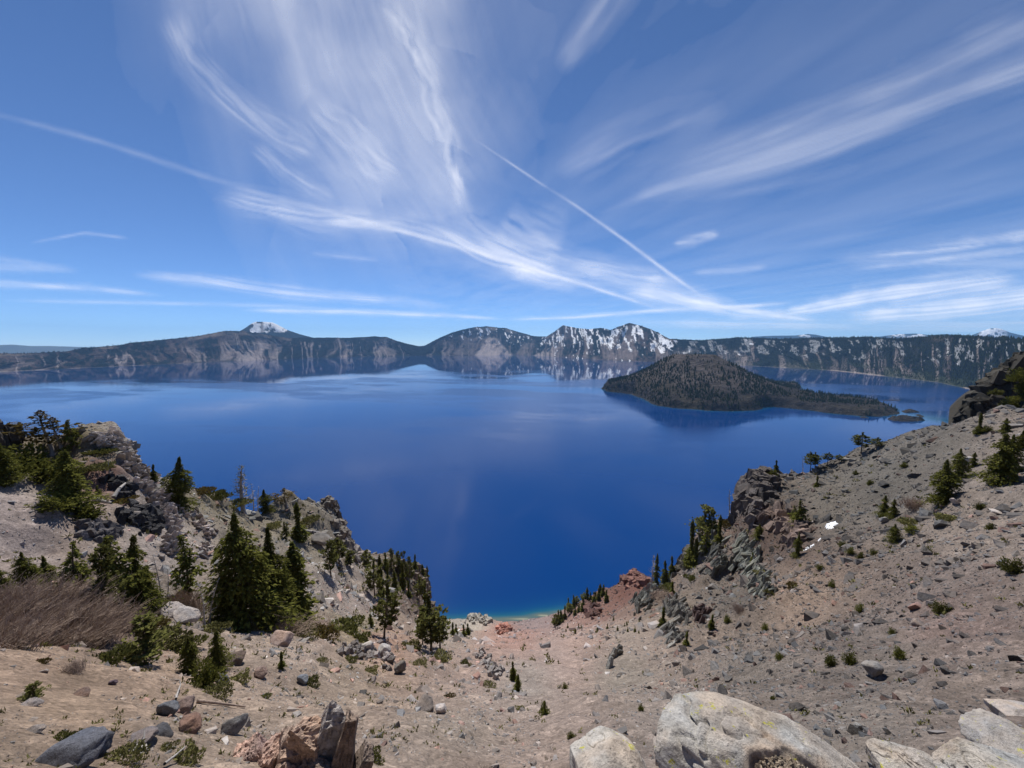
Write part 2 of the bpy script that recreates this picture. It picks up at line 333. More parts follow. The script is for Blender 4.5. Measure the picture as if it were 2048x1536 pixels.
snow = sstep(0.11, 0.16, sn+region((0, -1), (850, -1), (930, -.22), (1020, -.20), (1060, -.35), (1105, -.12), (1130, -.12), (1200, -.08), (1262, -.12), (1320, -.10), (1345, -.22), (1380, -.10), (1500, -.12), (1680, -.18), (1850, -.20), (2048, -.24))-0.7*sstep(0.62, 0.15, tt)*region((0, 1), (1080, 1), (1110, .45), (1300, .55), (1340, 1), (2048, .8))-0.30*sstep(0.93, 1.0, tt)*region((0, 1), (1100, .6), (1150, 0), (1300, 0), (1340, 1.2), (2048, 1.2)))
snow = np.where(t2 > 1.01, 0, snow)*(1-0.7*fo*sstep(1340, 1380, wp))
wc = wc*(1-snow[..., None])+0.93*snow[..., None]
def m_far():
    t = NT('wall_rock'); tc = t.n('TexCoord').outputs['Object']; at = t.n('Attribute', attribute_name='Col').outputs['Color']
    n1 = t.noise(tc, 0.03, 6, 0.7)
    c = t.mix(1.0, at, t.ramp(n1, [(0.3, 0.6), (0.5, 1.0), (0.7, 1.35)]), 'MULTIPLY')
    t.bsdf(c, 1.0, t.bump(n1, 0.9, 40.0), 0.0); return t.m
M['far'] = m_far()
me = mesh('caldera_wall', np.stack([WX, WY, z], -1).reshape(-1, 3), gridfaces(NV, NW, flip=True), M['far'], True, wc.reshape(-1, 3))
tag(obj('caldera_wall_terrain', me), 'far forested and snow streaked caldera wall ringing the lake', None, kind='structure')
WALL = dict(X=WX, Y=WY, Z=z, fo=fo, tt=tt, wp=wp)

# ---------------------------------------------------------------- mountains beyond the rim
def mountain(name, label, dist, sky_pts, col_fn, base=-250, depth=0.6, seed=1):
    """a ridge whose crest is seen along sky_pts, built as a solid relief at its own distance"""
    a = np.array(sky_pts, float); n = 160
    p = np.linspace(a[0, 0], a[-1, 0], n); q = np.interp(p, a[:, 0], a[:, 1])
    az, s = ray(p, q); width = dist*(az[-1]-az[0]); vv = np.linspace(-1, 1, 61)
    P_, V_ = np.meshgrid(np.arange(n), vv)
    zc = (dist*s)[None, :]; dd = depth*width*0.5
    nz = fbm(p[None, :]/(a[-1, 0]-a[0, 0])*7+seed, V_*3+seed, o=5)
    prof = (1-np.abs(V_))**1.25
    zz = base+(zc-base)*prof*(1+0.18*nz*np.sin(np.pi*np.clip(1-np.abs(V_), 0, 1)))
    rr = dist+V_*dd*(1+0.25*nz)
    X, Y = rr*np.sin(az)[None, :], rr*np.cos(az)[None, :]
    px_, py_ = proj(X, Y, zz)
    me = mesh(name, np.stack([X, Y, zz], -1).reshape(-1, 3), gridfaces(61, n, flip=True), M['far'], True, col_fn(px_, py_, (zz-base)/(zc.max()-base), nz, V_).reshape(-1, 3))
    return tag(obj(name, me), label, None, kind='structure')
def scott(px, py, h, n, v):
    sn_ = sstep(0.0, 0.12, n*0.9+fbm(px/6, py/5, o=3)*0.8+0.15-0.9*sstep(662, 668, py)-0.8*sstep(556, 575, px)-0.6*sstep(505, 492, px))*(v < 0.02)
    c = lin((70, 66, 62))*0.6*np.ones(px.shape+(3,)); f = sstep(658, 668, py)[..., None]
    c = c*(1-f)+forest*f; brn = np.exp(-((px-524)/3)**2)[..., None]*0.8; c2 = 0.85*(1-brn)+brn*lin((120, 95, 80))*.6
    return c*(1-sn_[..., None])+c2*sn_[..., None]
mountain('mountain_peak', 'snow capped peak rising behind the far left rim', 13500, [(440,690),(475,665),(492,655),(503,647),(512,643.5),(530,643.8),(545,645),(556,650),(575,660),(598,668),(625,675),(650,690)], scott, -120, 0.9, 2)
blue = lambda px, py, h, n, v: (lin((112, 114, 106))*0.7)*np.ones(px.shape+(3,))  # far-left hills: base colour lifted to paint in the paleness of distance haze
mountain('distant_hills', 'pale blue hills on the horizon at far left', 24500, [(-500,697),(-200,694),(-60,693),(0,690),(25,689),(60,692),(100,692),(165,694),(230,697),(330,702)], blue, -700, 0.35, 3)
def mcl(thr, x0, x1):
    def f(px, py, h, n, v):
        s_ = sstep(0, 0.15, fbm(px/8, py/3, o=3)+thr-py*0.0+0.0)*sstep(x0-6, x0+6, px)*sstep(x1+6, x1-6, px)
        s_ = s_*sstep(677, 671, py)
        return (forest*1.2)*np.ones(px.shape+(3,))*(1-s_[..., None])+0.85*s_[..., None]
    return f
mountain('distant_mountain_snowy', 'far snow topped volcanic cone above the right rim', 24500, [(1925,678),(1950,668),(1968,661),(1980,657),(1992,656),(2003,658),(2020,665),(2045,671),(2080,676),(2120,680)], mcl(.25, 1958, 2012), -300, 0.9, 5)
mountain('distant_ridge', 'faint blue ridge with snow patches behind the right rim', 23500, [(1720,680),(1760,673),(1795,668.5),(1830,667),(1860,670),(1890,668),(1940,671),(1990,674),(2060,680)], mcl(.02, 1780, 1850), -300, 0.5, 6)
mountain('distant_ridge', 'faint blue ridge behind the rim above the island', 23500, [(1470,681),(1510,673),(1545,671.5),(1590,671),(1615,668),(1630,669),(1650,673),(1690,681)], mcl(-.1, 1600, 1635), -300, 0.5, 8)

# ---------------------------------------------------------------- the cone island
def onlake(px, py):
    az, s = ray(px, py); r = H/np.maximum(-s, 1e-4); return r*np.sin(az), r*np.cos(az)
def poly_sd(X, Y, P):
    d = np.full(X.shape, 1e18); ins = np.zeros(X.shape, bool)
    for (x0, y0), (x1, y1) in zip(P, np.roll(P, -1, 0)):
        ex, ey = x1-x0, y1-y0; wx, wy = X-x0, Y-y0; t = np.clip((wx*ex+wy*ey)/(ex*ex+ey*ey+1e-9), 0, 1)
        d = np.minimum(d, (wx-ex*t)**2+(wy-ey*t)**2)
        c = ((y0 <= Y) & (y1 > Y)) | ((y1 <= Y) & (y0 > Y)); xi = x0+(Y-y0)/(y1-y0+1e-12)*ex
        ins ^= c & (X < xi)
    return np.where(ins, np.sqrt(d), -np.sqrt(d))
OUT = [(1204,777),(1213,783),(1240,786),(1265,789),(1290,800),(1312,811),(1345,816),(1385,819),(1420,822),(1470,823),(1505,821),(1530,816),(1545,813.5),(1580,817),(1620,821),(1660,827),(1700,830),(1725,833),(1765,833),(1794,829),(1800,824),(1790,816),(1770,811),(1740,806),(1715,802),(1680,799),(1640,795),(1608,790),(1590,781),(1604,776),(1600,771),(1575,768),(1560,767),(1530,763),(1480,758),(1420,755),(1350,754),(1290,757),(1240,764),(1212,771)]
IP = np.stack(onlake(*np.array(OUT, float).T), -1)
azc, scn = ray(1388, 708.5); CR = 2620.0; cxi, cyi = CR*math.sin(azc), CR*math.cos(azc); ctop = CR*float(scn)+H
nx = 300
gx = np.linspace(IP[:, 0].min()-40, IP[:, 0].max()+40, nx); gy = np.linspace(IP[:, 1].min()-40, IP[:, 1].max()+40, nx)
GX, GY = np.meshgrid(gx, gy)
sd = poly_sd(GX+14*fbm(GX/60, GY/60, o=3), GY+22*fbm(GX/60+9, GY/60, o=3), IP)
rd = np.hypot((GX-cxi), (GY-cyi)*0.92)*(1+0.06*fbm(GX/200, GY/200, o=2))
cone = np.interp(rd, [0, 60, 95, 120, 280, 400, 520, 640, 900], [ctop-22, ctop-14, ctop-2, ctop-3, ctop*0.565, ctop*0.33, 32, 14, 8])
lava = 9+11*(0.5+fbm(GX/55, GY/55, o=4))+7*np.abs(fbm(GX/18, GY/18, o=3))
hi = np.maximum(cone, 0)*1.0+np.where(rd > 380, sstep(380, 560, rd)*lava, 0)*0.8+2.0*fbm(GX/25, GY/25, o=3)
hi = hi*sstep(-2, 45, sd)**0.8
IZ = -H+np.where(sd > -6, hi, -8.0)-2.0*(sd < 0)
ci = lin((76, 73, 72))*0.58*np.ones(GX.shape+(3,))*(1+0.35*fbm(GX/22, GY/22, o=4))[..., None]
cc = sstep(470, 330, rd)[..., None]; ci = ci*(1-cc)+lin((112, 104, 100))*0.66*(1+0.2*fbm(GX/40, GY/40, o=3)[..., None])*cc
mt = sstep(0.05, .35, fbm(GX/70+5, GY/70, o=4))[..., None]*0.55; ci = ci*(1-mt)+lin((96, 90, 76))*0.5*mt
me = mesh('island', np.stack([GX, GY, IZ], -1).reshape(-1, 3), gridfaces(nx, nx), M['far'], True, ci.reshape(-1, 3))
tag(obj('island_terrain', me), 'dark cinder cone island with a lava tail in the lake', None, kind='structure')
def islet(label, pts, hh):
    P = np.stack(onlake(*np.array(pts, float).T), -1); n = 60
    ax = np.linspace(P[:, 0].min()-8, P[:, 0].max()+8, n); ay = np.linspace(P[:, 1].min()-8, P[:, 1].max()+8, n); X, Y = np.meshgrid(ax, ay)
    d = poly_sd(X+4*fbm(X/14, Y/14, o=2), Y+6*fbm(X/14+4, Y/14, o=2), P)
    zz = -H-2+(2+hh*(0.7+0.6*fbm(X/12, Y/12, o=3)))*sstep(-3, 22, d)
    me = mesh('islet', np.stack([X, Y, zz], -1).reshape(-1, 3), gridfaces(n, n), M['far'], True, np.tile(lin((82, 78, 74))*0.6, (n*n, 1))*(1+.3*fbm(X/6, Y/6, o=3)).reshape(-1, 1))
    tag(obj('islet_terrain', me), label, None, kind='structure')
islet('low grey lava islet off the tip of the island tail', [(1772,838),(1790,834),(1812,833),(1835,838),(1854,841),(1835,843),(1805,844),(1785,842)], 14)
islet('small lava islet behind the tail tip islet', [(1800,822),(1812,818),(1830,821),(1842,825),(1825,826),(1806,826)], 10)
islet('thin lava islet right of the tail tip', [(1825,829),(1840,828),(1856,833),(1848,836),(1832,833)], 4)
islet('flat lava islet below the island tail', [(1712,833),(1728,832),(1745,836),(1735,838),(1718,836)], 3)
islet('long thin reef behind the island tail', [(1745,800.5),(1775,799),(1808,799),(1806,801.5),(1775,801.5)], 2.5)
ISL = dict(X=GX, Y=GY, Z=IZ, sd=sd, rd=rd)

# ---------------------------------------------------------------- the lake
ra = np.concatenate([np.geomspace(120, 1500, 150), np.geomspace(1520, 16000, 130)]); aw = np.linspace(R_(-80), R_(80), 420)
A2, R2 = np.meshgrid(aw, ra); LX, LY = R2*np.sin(A2), R2*np.cos(A2)
lp, lq = proj(LX, LY, np.full(LX.shape, -H))
bx, by = onlake(np.array([866., 876, 920, 960, 1000, 1040, 1080, 1112, 1150]), np.array([1246., 1246, 1244, 1242, 1241, 1239, 1232, 1228, 1224]))
dsh = np.full(LX.shape, 1e9)
for i in range(len(bx)-1):
    ex, ey = bx[i+1]-bx[i], by[i+1]-by[i]; t = np.clip(((LX-bx[i])*ex+(LY-by[i])*ey)/(ex*ex+ey*ey), 0, 1)
    dsh = np.minimum(dsh, np.hypot(LX-bx[i]-ex*t, LY-by[i]-ey*t))
shal = np.exp(-np.maximum(dsh-1, 0)/10.0)*0.97
m_ = (R2 > 1400) & (R2 < 4200)
sdi = np.full(LX.shape, -1e9); sdi[m_] = poly_sd(LX[m_], LY[m_], IP)
shal = np.maximum(shal, 0.45*np.exp(np.minimum(sdi, 0)/14.0))
bx2, by2 = onlake(1850., 836.); shal = np.maximum(shal, 0.45*np.exp(-(((LX-bx2)/130)**2+((LY-by2)/200)**2)))
calm = np.clip(sstep(3300, 5200, R2+900*fbm(LX/1500, LY/900, o=3))+0.55*sstep(.12, .30, fbm(LX/900+3, LY/330+LX/1400, o=4))*sstep(900, 1900, R2)+0.25*sstep(.10, .25, fbm(LX/260+9, LY/110, o=4))+0.6*sstep(1200, 600, R2), 0, 1)
def m_water():
    t = NT('lake_water'); tc = t.n('TexCoord').outputs['Object']; sh = t.n('Attribute', attribute_name='shallow').outputs['Fac']
    mp = t.n('Mapping'); mp.inputs['Scale'].default_value = (1.0, 0.55, 1.0); mp.inputs['Rotation'].default_value = (0, 0, 0.35); t.l(tc, mp.inputs['Vector'])
    w1 = t.noise(mp.outputs[0], 0.0011, 6, 0.6); w2 = t.noise(mp.outputs[0], 0.0042, 5, 0.6)
    w = t.mix(0.4, w1, w2)
    rg = t.ramp(w, [(0.42, 0.03), (0.50, 0.06), (0.55, 0.14), (0.62, 0.20)])
    c = t.ramp(sh, [(0.0, (0.0004, 0.031, 0.142)), (0.25, (0.002, 0.050, 0.15)), (0.55, (0.012, 0.088, 0.135)), (0.85, (0.10, 0.13, 0.11)), (1.0, (0.30, 0.30, 0.22))])
    rip = t.noise(tc, 0.9, 3, 0.6); bn = t.n('Bump', i_Distance=0.25, i_Strength=0.06); t.l(rip, bn.inputs['Height'])
    ca = t.n('Attribute', attribute_name='calm').outputs['Fac']; rg = t.ramp(t.mix(0.22, ca, w), [(0.08, 0.21), (0.30, 0.15), (0.62, 0.06), (0.9, 0.028)])
    b = t.bsdf(c, 0.05, bn.outputs[0], 0.5); b.inputs['IOR'].default_value = 1.333; t.l(rg, b.inputs['Roughness']); return t.m
M['water'] = m_water()
me = mesh('lake', np.stack([LX, LY, np.full(LX.shape, -H)], -1).reshape(-1, 3), gridfaces(len(ra), len(aw), flip=True), M['water'], True, attrs={'shallow': shal, 'calm': calm})
tag(obj('lake_water', me), 'deep blue crater lake', None, kind='structure')

# ---------------------------------------------------------------- high cirrus, an ice cloud sheet nine kilometres up
CA = 9000.0
cpx = np.linspace(-330, 2380, 860); cpy = np.concatenate([np.linspace(-330, 560, 280), np.linspace(562, 668, 70)])
QX, QY = np.meshgrid(cpx, cpy); caz, cs = ray(QX, QY); csr = np.maximum(cs, 0.02)
CXp, CYp = np.sin(caz)/csr, np.cos(caz)/csr                                     # plan position in units of the cloud height
def stroke(pts, soft=1.0):
    """closeness to a hand-drawn path (x, y, half width) and the position along it"""
    best = np.full(QX.shape, 1e9); al = np.zeros(QX.shape); side = np.zeros(QX.shape); L = 0.0
    for (x0, y0, w0), (x1, y1, w1) in zip(pts[:-1], pts[1:]):
        ex, ey = x1-x0, y1-y0; n2 = ex*ex+ey*ey; t = np.clip(((QX-x0)*ex+(QY-y0)*ey)/n2, 0, 1)
        d = np.hypot(QX-x0-ex*t, QY-y0-ey*t)/(w0+(w1-w0)*t); k = d < best
        best = np.where(k, d, best); al = np.where(k, L+t*math.sqrt(n2), al)
        side = np.where(k, ((QX-x0)*ey-(QY-y0)*ex)/math.sqrt(n2), side); L += math.sqrt(n2)
    wl = np.interp(al/L, np.linspace(0, 1, len(pts)), [q[2] for q in pts])
    jig = 1+0.38*fbm(al/(2.5*wl+20)+pts[0][0]*0.013, side/(0.7*wl+6), o=4)     # ragged outline
    g = np.exp(-((best*jig)**2)*soft)
    return g*sstep(-0.02, 0.16, al/L)*sstep(1.02, 0.84, al/L)*np.clip(0.85+0.7*fbm(al/(2.5*wl+40)+pts[0][1]*0.017, side/(1.2*wl+8)+3, o=3), 0.1, 1.5), al, side, L
def fibre(al, side, fl=160.0, fw=9.0, seed=0.0, o=4):
    w = (1.3*fw+4)*fbm(al/(1.3*fl)+seed, side/(6*fw)+seed, o=4)
    return fbm(al/fl+seed*3, (side+w)/fw+seed*7, o=o)
def cloud(name, label, a, alt, kind=None, cat=None):
    a = np.clip(a, 0, 0.97)
    f = gridfaces(*QX.shape); keep = a.reshape(-1)[f].max(1) > 0.012; f = f[keep]
    used = np.unique(f); idx = np.full(QX.size, -1); idx[used] = np.arange(len(used))
    V = np.stack([CXp*alt, CYp*alt, np.full(QX.shape, alt)], -1).reshape(-1, 3)[used]
    me = mesh(name, V, idx[f], M['cirrus'], True, attrs={'dens': a.reshape(-1)[used]})
    o = obj(name, me); tag(o, label, cat, 'high ice clouds and contrails' if cat else None, kind); return o
def m_cirrus():
    t = NT('cirrus_ice'); d = t.n('Attribute', attribute_name='dens').outputs['Fac']
    tr = t.n('BsdfTransparent'); tl = t.n('BsdfTranslucent'); tl.inputs['Color'].default_value = (0.77, 0.77, 0.77, 1)
    mx = t.n('MixShader'); t.l(d, mx.inputs[0]); t.l(tr.outputs[0], mx.inputs[1]); t.l(tl.outputs[0], mx.inputs[2]); t.l(mx.outputs[0], t.out.inputs[0]); return t.m
M['cirrus'] = m_cirrus()
pn = fbm(CXp*1.6, CYp*1.6, o=5)
pf = fbm(CXp*4.0+CYp*1.2, CYp*1.0-CXp*0.3, o=5)
# the broad fan
ctr, al, sd_, L = stroke([(560,-620,300),(640,-100,290),(700,120,250),(800,300,200),(900,430,110),(960,540,50)], 1.3); ctr = np.clip(ctr*1.5, 0, 1)
fa = ctr*(0.22+0.09*pn+0.10*fbm(QX/130, QY/130, o=5)+0.06*fibre(al, sd_, 220, 34, 1.0)+0.05*fibre(al, sd_, 120, 11, 4.0))*sstep(-0.9, 0.3, pn+0.6)
edge, al, sd_, L = stroke([(340,20,30),(380,120,26),(440,185,26),(520,245,30),(590,290,26),(640,320,18)]); fa += edge*(0.15+0.24*np.clip(fibre(al, sd_, 120, 8, 2.0), -.4, 1))
e2, al, sd_, L = stroke([(505,290,16),(560,340,18),(620,380,16),(680,402,10)]); fa += e2*(0.14+0.22*fibre(al, sd_, 100, 7, 3.0))
e3, al, sd_, L = stroke([(755,-20,16),(800,40,16),(845,130,20),(870,220,22),(905,320,20),(915,400,14),(930,440,15),(990,480,26)]); fa += e3*(0.15+0.32*fibre(al, sd_, 60, 12, 5.0))
e4, al, sd_, L = stroke([(620,200,26),(690,280,44),(740,330,40),(800,370,22)]); fa += e4*(0.06+0.16*fibre(al, sd_, 90, 9, 6.0))
cloud('cirrus_fan_cloud', 'broad feathery white cirrus fan high above the far shore', fa*sstep(1230, 860, QX+0.4*(QY-300)), CA, None, 'cloud')
# the band below it running to the right
b1, al, sd_, L = stroke([(400,395,14),(480,402,26),(560,418,28),(640,440,24),(720,445,18),(800,452,18),(900,480,22),(1000,520,24),(1080,548,20),(1170,560,14)])
ba = b1*(0.26+0.36*fibre(al, sd_, 110, 6, 7.0))*sstep(0, 90, al)
b2, al, sd_, L = stroke([(940,450,18),(1000,490,34),(1060,520,42),(1140,540,34),(1240,556,26),(1370,565,8)]); ba += b2*(0.30+0.36*fibre(al, sd_, 90, 8, 8.0))
b3, al, sd_, L = stroke([(1240,585,16),(1320,590,20),(1400,606,18),(1480,622,12),(1570,632,8),(1640,640,5)]); ba += b3*(0.45+0.3*fibre(al, sd_, 120, 7, 9.0))
b4, al, sd_, L = stroke([(1000,440,30),(1060,470,50),(1130,490,50)]); ba += b4*(0.12+0.25*fibre(al, sd_, 60, 10, 9.5))
cloud('cirrus_band_cloud', 'bright ragged cirrus band running down toward the snowy twin peaks', ba, CA*1.004, None, 'cloud')
c1, al, sd_, L = stroke([(-330,140,9),(0,230,6),(200,283,6),(400,350,6),(560,398,5),(760,450,4),(900,488,4),(1010,522,4),(1170,570,4),(1300,612,3.4),(1372,640,2.6)])
cloud('contrail', 'old spread contrail crossing from the left edge beneath the cirrus fan', c1*np.interp(al, [0, 500, 900, 1150, 1500, 1900], [.05, .08, .06, .22, .50, .45])*(1+0.5*fibre(al, sd_, 120, 5, 11)), CA*1.012, None, 'contrail')
c2, al, sd_, L = stroke([(948,278,1.6),(1080,366,2.4),(1150,410,3.0),(1260,488,3.2),(1340,548,3.4),(1400,590,3.4),(1425,602,3)])
cloud('contrail', 'thin straight fresh contrail slanting down above the island', c2*np.interp(al, [0, 150, 180, 210, 600], [.25, .30, .06, .22, .36]), CA*1.016, None, 'contrail')
r1_, al, sd_, L = stroke([(1180,436,3),(1238,412,5),(1300,388,14),(1400,358,24),(1520,325,34),(1660,280,38),(1800,225,38),(2048,140,40),(2380,20,50)])
ra_ = r1_*(0.15+0.17*fibre(al, sd_, 420, 13, 12))*np.interp(al, [0, 120, 500, 900, 1400], [.7, 1.1, 1, .7, .5])
r2_, al, sd_, L = stroke([(1300,350,18),(1480,290,30),(1620,240,34),(1800,170,32),(2048,50,36),(2380,-120,40)]); ra_ += r2_*(0.09+0.13*fibre(al, sd_, 420, 13, 13))
r3_, al, sd_, L = stroke([(1110,360,20),(1230,290,44),(1340,240,40),(1460,200,30)]); ra_ += r3_*(0.05+0.10*fibre(al, sd_, 200, 16, 14))
r4_, al, sd_, L = stroke([(1120,150,16),(1170,70,26),(1230,-20,32),(1320,-150,40)]); ra_ += r4_*(0.14+0.14*fibre(al, sd_, 180, 14, 15))
cloud('cirrus_streak_cloud', 'long soft parallel cirrus streaks in the upper right sky', ra_, CA*1.02, None, 'cloud')
s1, al, sd_, L = stroke([(1345,488,4),(1385,480,10),(1440,466,5)]); cloud('cirrus_wisp_cloud', 'small lone white wisp below the long right streaks', s1*(0.38+0.4*fibre(al, sd_, 60, 6, 16)), CA*1.024, None, 'cloud')
lo = np.zeros(QX.shape)
for pts, k, sd0 in [([(260,548,6),(400,560,12),(560,582,12),(740,600,9),(900,612,5)], .34, 21), ([(-330,500,10),(0,528,12),(160,542,6)], .24, 22), ([(-330,560,8),(0,568,7),(200,578,7),(330,592,4)], .24, 23),
     ([(480,620,4),(700,624,6),(900,632,5),(1010,638,3)], .40, 24), ([(0,600,4),(300,606,4),(560,612,4),(900,634,3)], .18, 25), ([(1000,640,3),(1150,634,4),(1300,622,4),(1500,612,4),(1600,604,3)], .45, 26),
     ([(2048,556,22),(1900,575,26),(1750,596,22),(1620,618,12),(1540,628,6)], .55, 27), ([(2380,560,40),(2048,600,32),(1850,622,22),(1640,640,12)], .55, 28), ([(2380,420,16),(2048,470,14),(1850,500,9),(1660,520,5)], .26, 29), ([(2380,470,14),(2048,500,9),(1850,522,7),(1700,540,4)], .24, 30),
     ([(1380,545,6),(1470,540,8),(1540,532,4)], .16, 31), ([(1200,646,9),(1500,650,10),(1800,652,14),(2380,650,18)], .32, 32), ([(1660,524,8),(2048,524,24),(2380,510,30)], .14, 33), ([(60,486,3),(170,466,3),(260,477,3)], .14, 34), ([(620,506,6),(760,520,5)], .13, 35)]:
    g, al, sd_, L = stroke(pts); lo = np.maximum(lo, g*k*np.clip(0.75+0.8*fibre(al, sd_, 260, 5, sd0), 0, 1.6))
cloud('cirrus_low_streaks', 'thin pale cirrus streaks and veil low above the rim', lo, CA*1.03, None, 'cloud')
veil = np.clip(0.025+0.06*pf+0.03*pn, 0, 0.14)*sstep(900, 1100, QX+0.3*QY)*0.9
cloud('cirrus_veil', 'very thin cirrus veil over the right half of the sky', veil, CA*1.04, 'stuff')
# ================================================================ rock
def m_rock(name, tint=None, contrast=1.0, lichen=None, scale=1.0, streaky=False):
    """tint None: colour comes from the stone itself (attribute or object colour)"""
    t = NT(name); tc = t.n('TexCoord').outputs['Object']
    oi = t.n('ObjectInfo')
    if tint == 'attr': base = t.n('Attribute', attribute_name='Col').outputs['Color']
    elif tint == 'obj': base = oi.outputs['Color']
    else: base = t.n('RGB'); base.outputs[0].default_value = (*tint, 1); base = base.outputs[0]
    ad = t.n('VectorMath', operation='ADD'); t.l(tc, ad.inputs[0]); cm = t.n('CombineXYZ'); 
    mm = t.n('Math', operation='MULTIPLY'); t.l(oi.outputs['Random'], mm.inputs[0]); mm.inputs[1].default_value = 37.0; t.l(mm.outputs[0], cm.inputs[0]); t.l(mm.outputs[0], cm.inputs[2]); t.l(cm.outputs[0], ad.inputs[1])
    v = ad.outputs[0]
    if streaky:
        mp = t.n('Mapping'); mp.inputs['Scale'].default_value = (1.0, 0.8, 3.6); mp.inputs['Rotation'].default_value = (0.5, 0.7, 0.2); t.l(v, mp.inputs['Vector']); vs_ = mp.outputs[0]
    else: vs_ = v
    n1 = t.noise(vs_, 2.2*scale, 9, 0.68); n2 = t.noise(v, 17*scale, 6, 0.7); n3 = t.noise(v, 0.8*scale, 4, 0.5)
    k = 0.30*contrast
    c = t.mix(1.0, base, t.ramp(n1, [(0.30, 1-1.3*k), (0.5, 1.0), (0.70, 1+0.9*k)]), 'MULTIPLY')
    c = t.mix(1.0, c, t.ramp(n2, [(0.30, 1-k), (0.5, 1.0), (0.72, 1+0.7*k)]), 'MULTIPLY')
    c = t.mix(1.0, c, t.ramp(n3, [(0.35, (0.90, 0.93, 0.98)), (0.65, (1.10, 1.03, 0.96))]), 'MULTIPLY')
    dk = t.noise(v, 5.0*scale, 5, 0.75); c = t.mix(t.ramp(dk, [(0.60, 0.0), (0.68, 0.65*contrast)]), c, (0.035, 0.034, 0.030))
    if lichen:
        l1 = t.noise(v, 3.1*scale, 4, 0.6); l2 = t.noise(v, 14*scale, 4, 0.7)
        mk = t.mix(1.0, t.ramp(l1, [(0.62, 0.0), (0.66, 1.0)]), t.ramp(l2, [(0.46, 0.0), (0.52, 1.0)]), 'MULTIPLY'); c = t.mix(mk, c, lichen)
    b1 = t.bump(n1, 0.7, 0.10/scale); nb = t.n('Bump', i_Strength=0.7, i_Distance=0.02/scale); t.l(n2, nb.inputs['Height']); t.l(b1, nb.inputs['Normal'])
    t.bsdf(c, 0.88, nb.outputs[0], 0.25); return t.m
M['stone'] = m_rock('stone_weathered', 'attr', 0.5, scale=1.5)
M['rock'] = m_rock('rock_weathered', 'obj', 1.0)
M['rock_lichen'] = m_rock('rock_lichened', 'obj', 0.8, lichen=(0.42, 0.40, 0.03))
M['rock_streak'] = m_rock('rock_banded', 'obj', 1.3, lichen=None, scale=1.3, streaky=True)

# ---- loose stones: a few angular shapes, each the hull of scattered points
def hull(seed, flat=0.6, long=1.5, n=9):
    r = np.random.default_rng(seed); p = r.normal(size=(n, 3)); p /= np.linalg.norm(p, axis=1)[:, None]
    p *= r.uniform(0.8, 1.0, (n, 1)); p *= np.array([long, 1.0, flat])
    bm = bmesh.new(); vs_ = [bm.verts.new(q) for q in p]
    bmesh.ops.convex_hull(bm, input=vs_); 
    for v in [v for v in bm.verts if not v.link_faces]: bm.verts.remove(v)
    bmesh.ops.triangulate(bm, faces=bm.faces[:]); bm.verts.index_update()
    bmesh.ops.recalc_face_normals(bm, faces=bm.faces[:])
    V = np.array([v.co[:] for v in bm.verts]); F = np.array([[v.index for v in f.verts] for f in bm.faces]); bm.free()
    m = (V.max(0)+V.min(0))/2; V = V-m; return V/np.abs(V[:, 0]).max(), F
HB = [hull(s, flat=0.68+0.05*(s % 5), long=1.25+0.08*(s % 6)) for s in range(14)]         # blocky
HP = [hull(100+s, flat=0.22+0.03*(s % 4), long=1.7+0.2*(s % 5), n=8) for s in range(10)]  # platy
def rotmats(yaw, tx, ty):
    cy_, sy_ = np.cos(yaw), np.sin(yaw); cx, sx = np.cos(tx), np.sin(tx); ck, sk = np.cos(ty), np.sin(ty)
    Z = np.zeros((len(yaw), 3, 3)); Z[:, 0, 0] = cy_; Z[:, 0, 1] = -sy_; Z[:, 1, 0] = sy_; Z[:, 1, 1] = cy_; Z[:, 2, 2] = 1
    X = np.zeros_like(Z); X[:, 0, 0] = 1; X[:, 1, 1] = cx; X[:, 1, 2] = -sx; X[:, 2, 1] = sx; X[:, 2, 2] = cx
    Y = np.zeros_like(Z); Y[:, 1, 1] = 1; Y[:, 0, 0] = ck; Y[:, 0, 2] = sk; Y[:, 2, 0] = -sk; Y[:, 2, 2] = ck
    return X @ Y @ Z
# sample the slope evenly per distance band; sizes follow the usual power law of scree
ROWMAX = int(np.searchsorted(ROW, 7.0)); ROW0 = int(np.searchsorted(ROW, 1.2))
NS = 108000
fi = np.clip(np.interp(np.interp(RNG.random(NS*2), np.cumsum([0, 36, 50, 54, 62, 84, 100])/386.0, [1.2, 2, 3, 4, 5, 6, 7]), ROW, np.arange(NR)), ROW0, ROWMAX-1.01); fj = RNG.uniform(0.09*NC, 0.91*NC, NS*2)
ii, jj = fi.astype(int), fj.astype(int); ti, tj = fi-ii, fj-jj
def bil(Afield):
    return (Afield[ii, jj]*(1-ti)*(1-tj)+Afield[ii+1, jj]*ti*(1-tj)+Afield[ii, jj+1]*(1-ti)*tj+Afield[ii+1, jj+1]*ti*tj)
sx_, sy_, sz_ = bil(TX), bil(TY), bil(TZ); spx, spy = proj(sx_, sy_, sz_)
d_ = np.sqrt(sx_**2+sy_**2+sz_**2); dens = 0.45+0.9*fbm(sx_/d_*18+3, np.log(d_)*14, o=3)
right = sstep(1280, 1450, spx)
dens += 0.6*right+0.30*sstep(1150, 950, spy)*(spx > 1400)
bench = np.exp(-((spx-60)/300)**2-((spy-1375)/60)**2); dens -= 0.75*bench
chute = np.exp(-((spx-(1100+0.25*(spy-1300)))/90)**2)*sstep(1260, 1300, spy); dens -= 0.75*chute
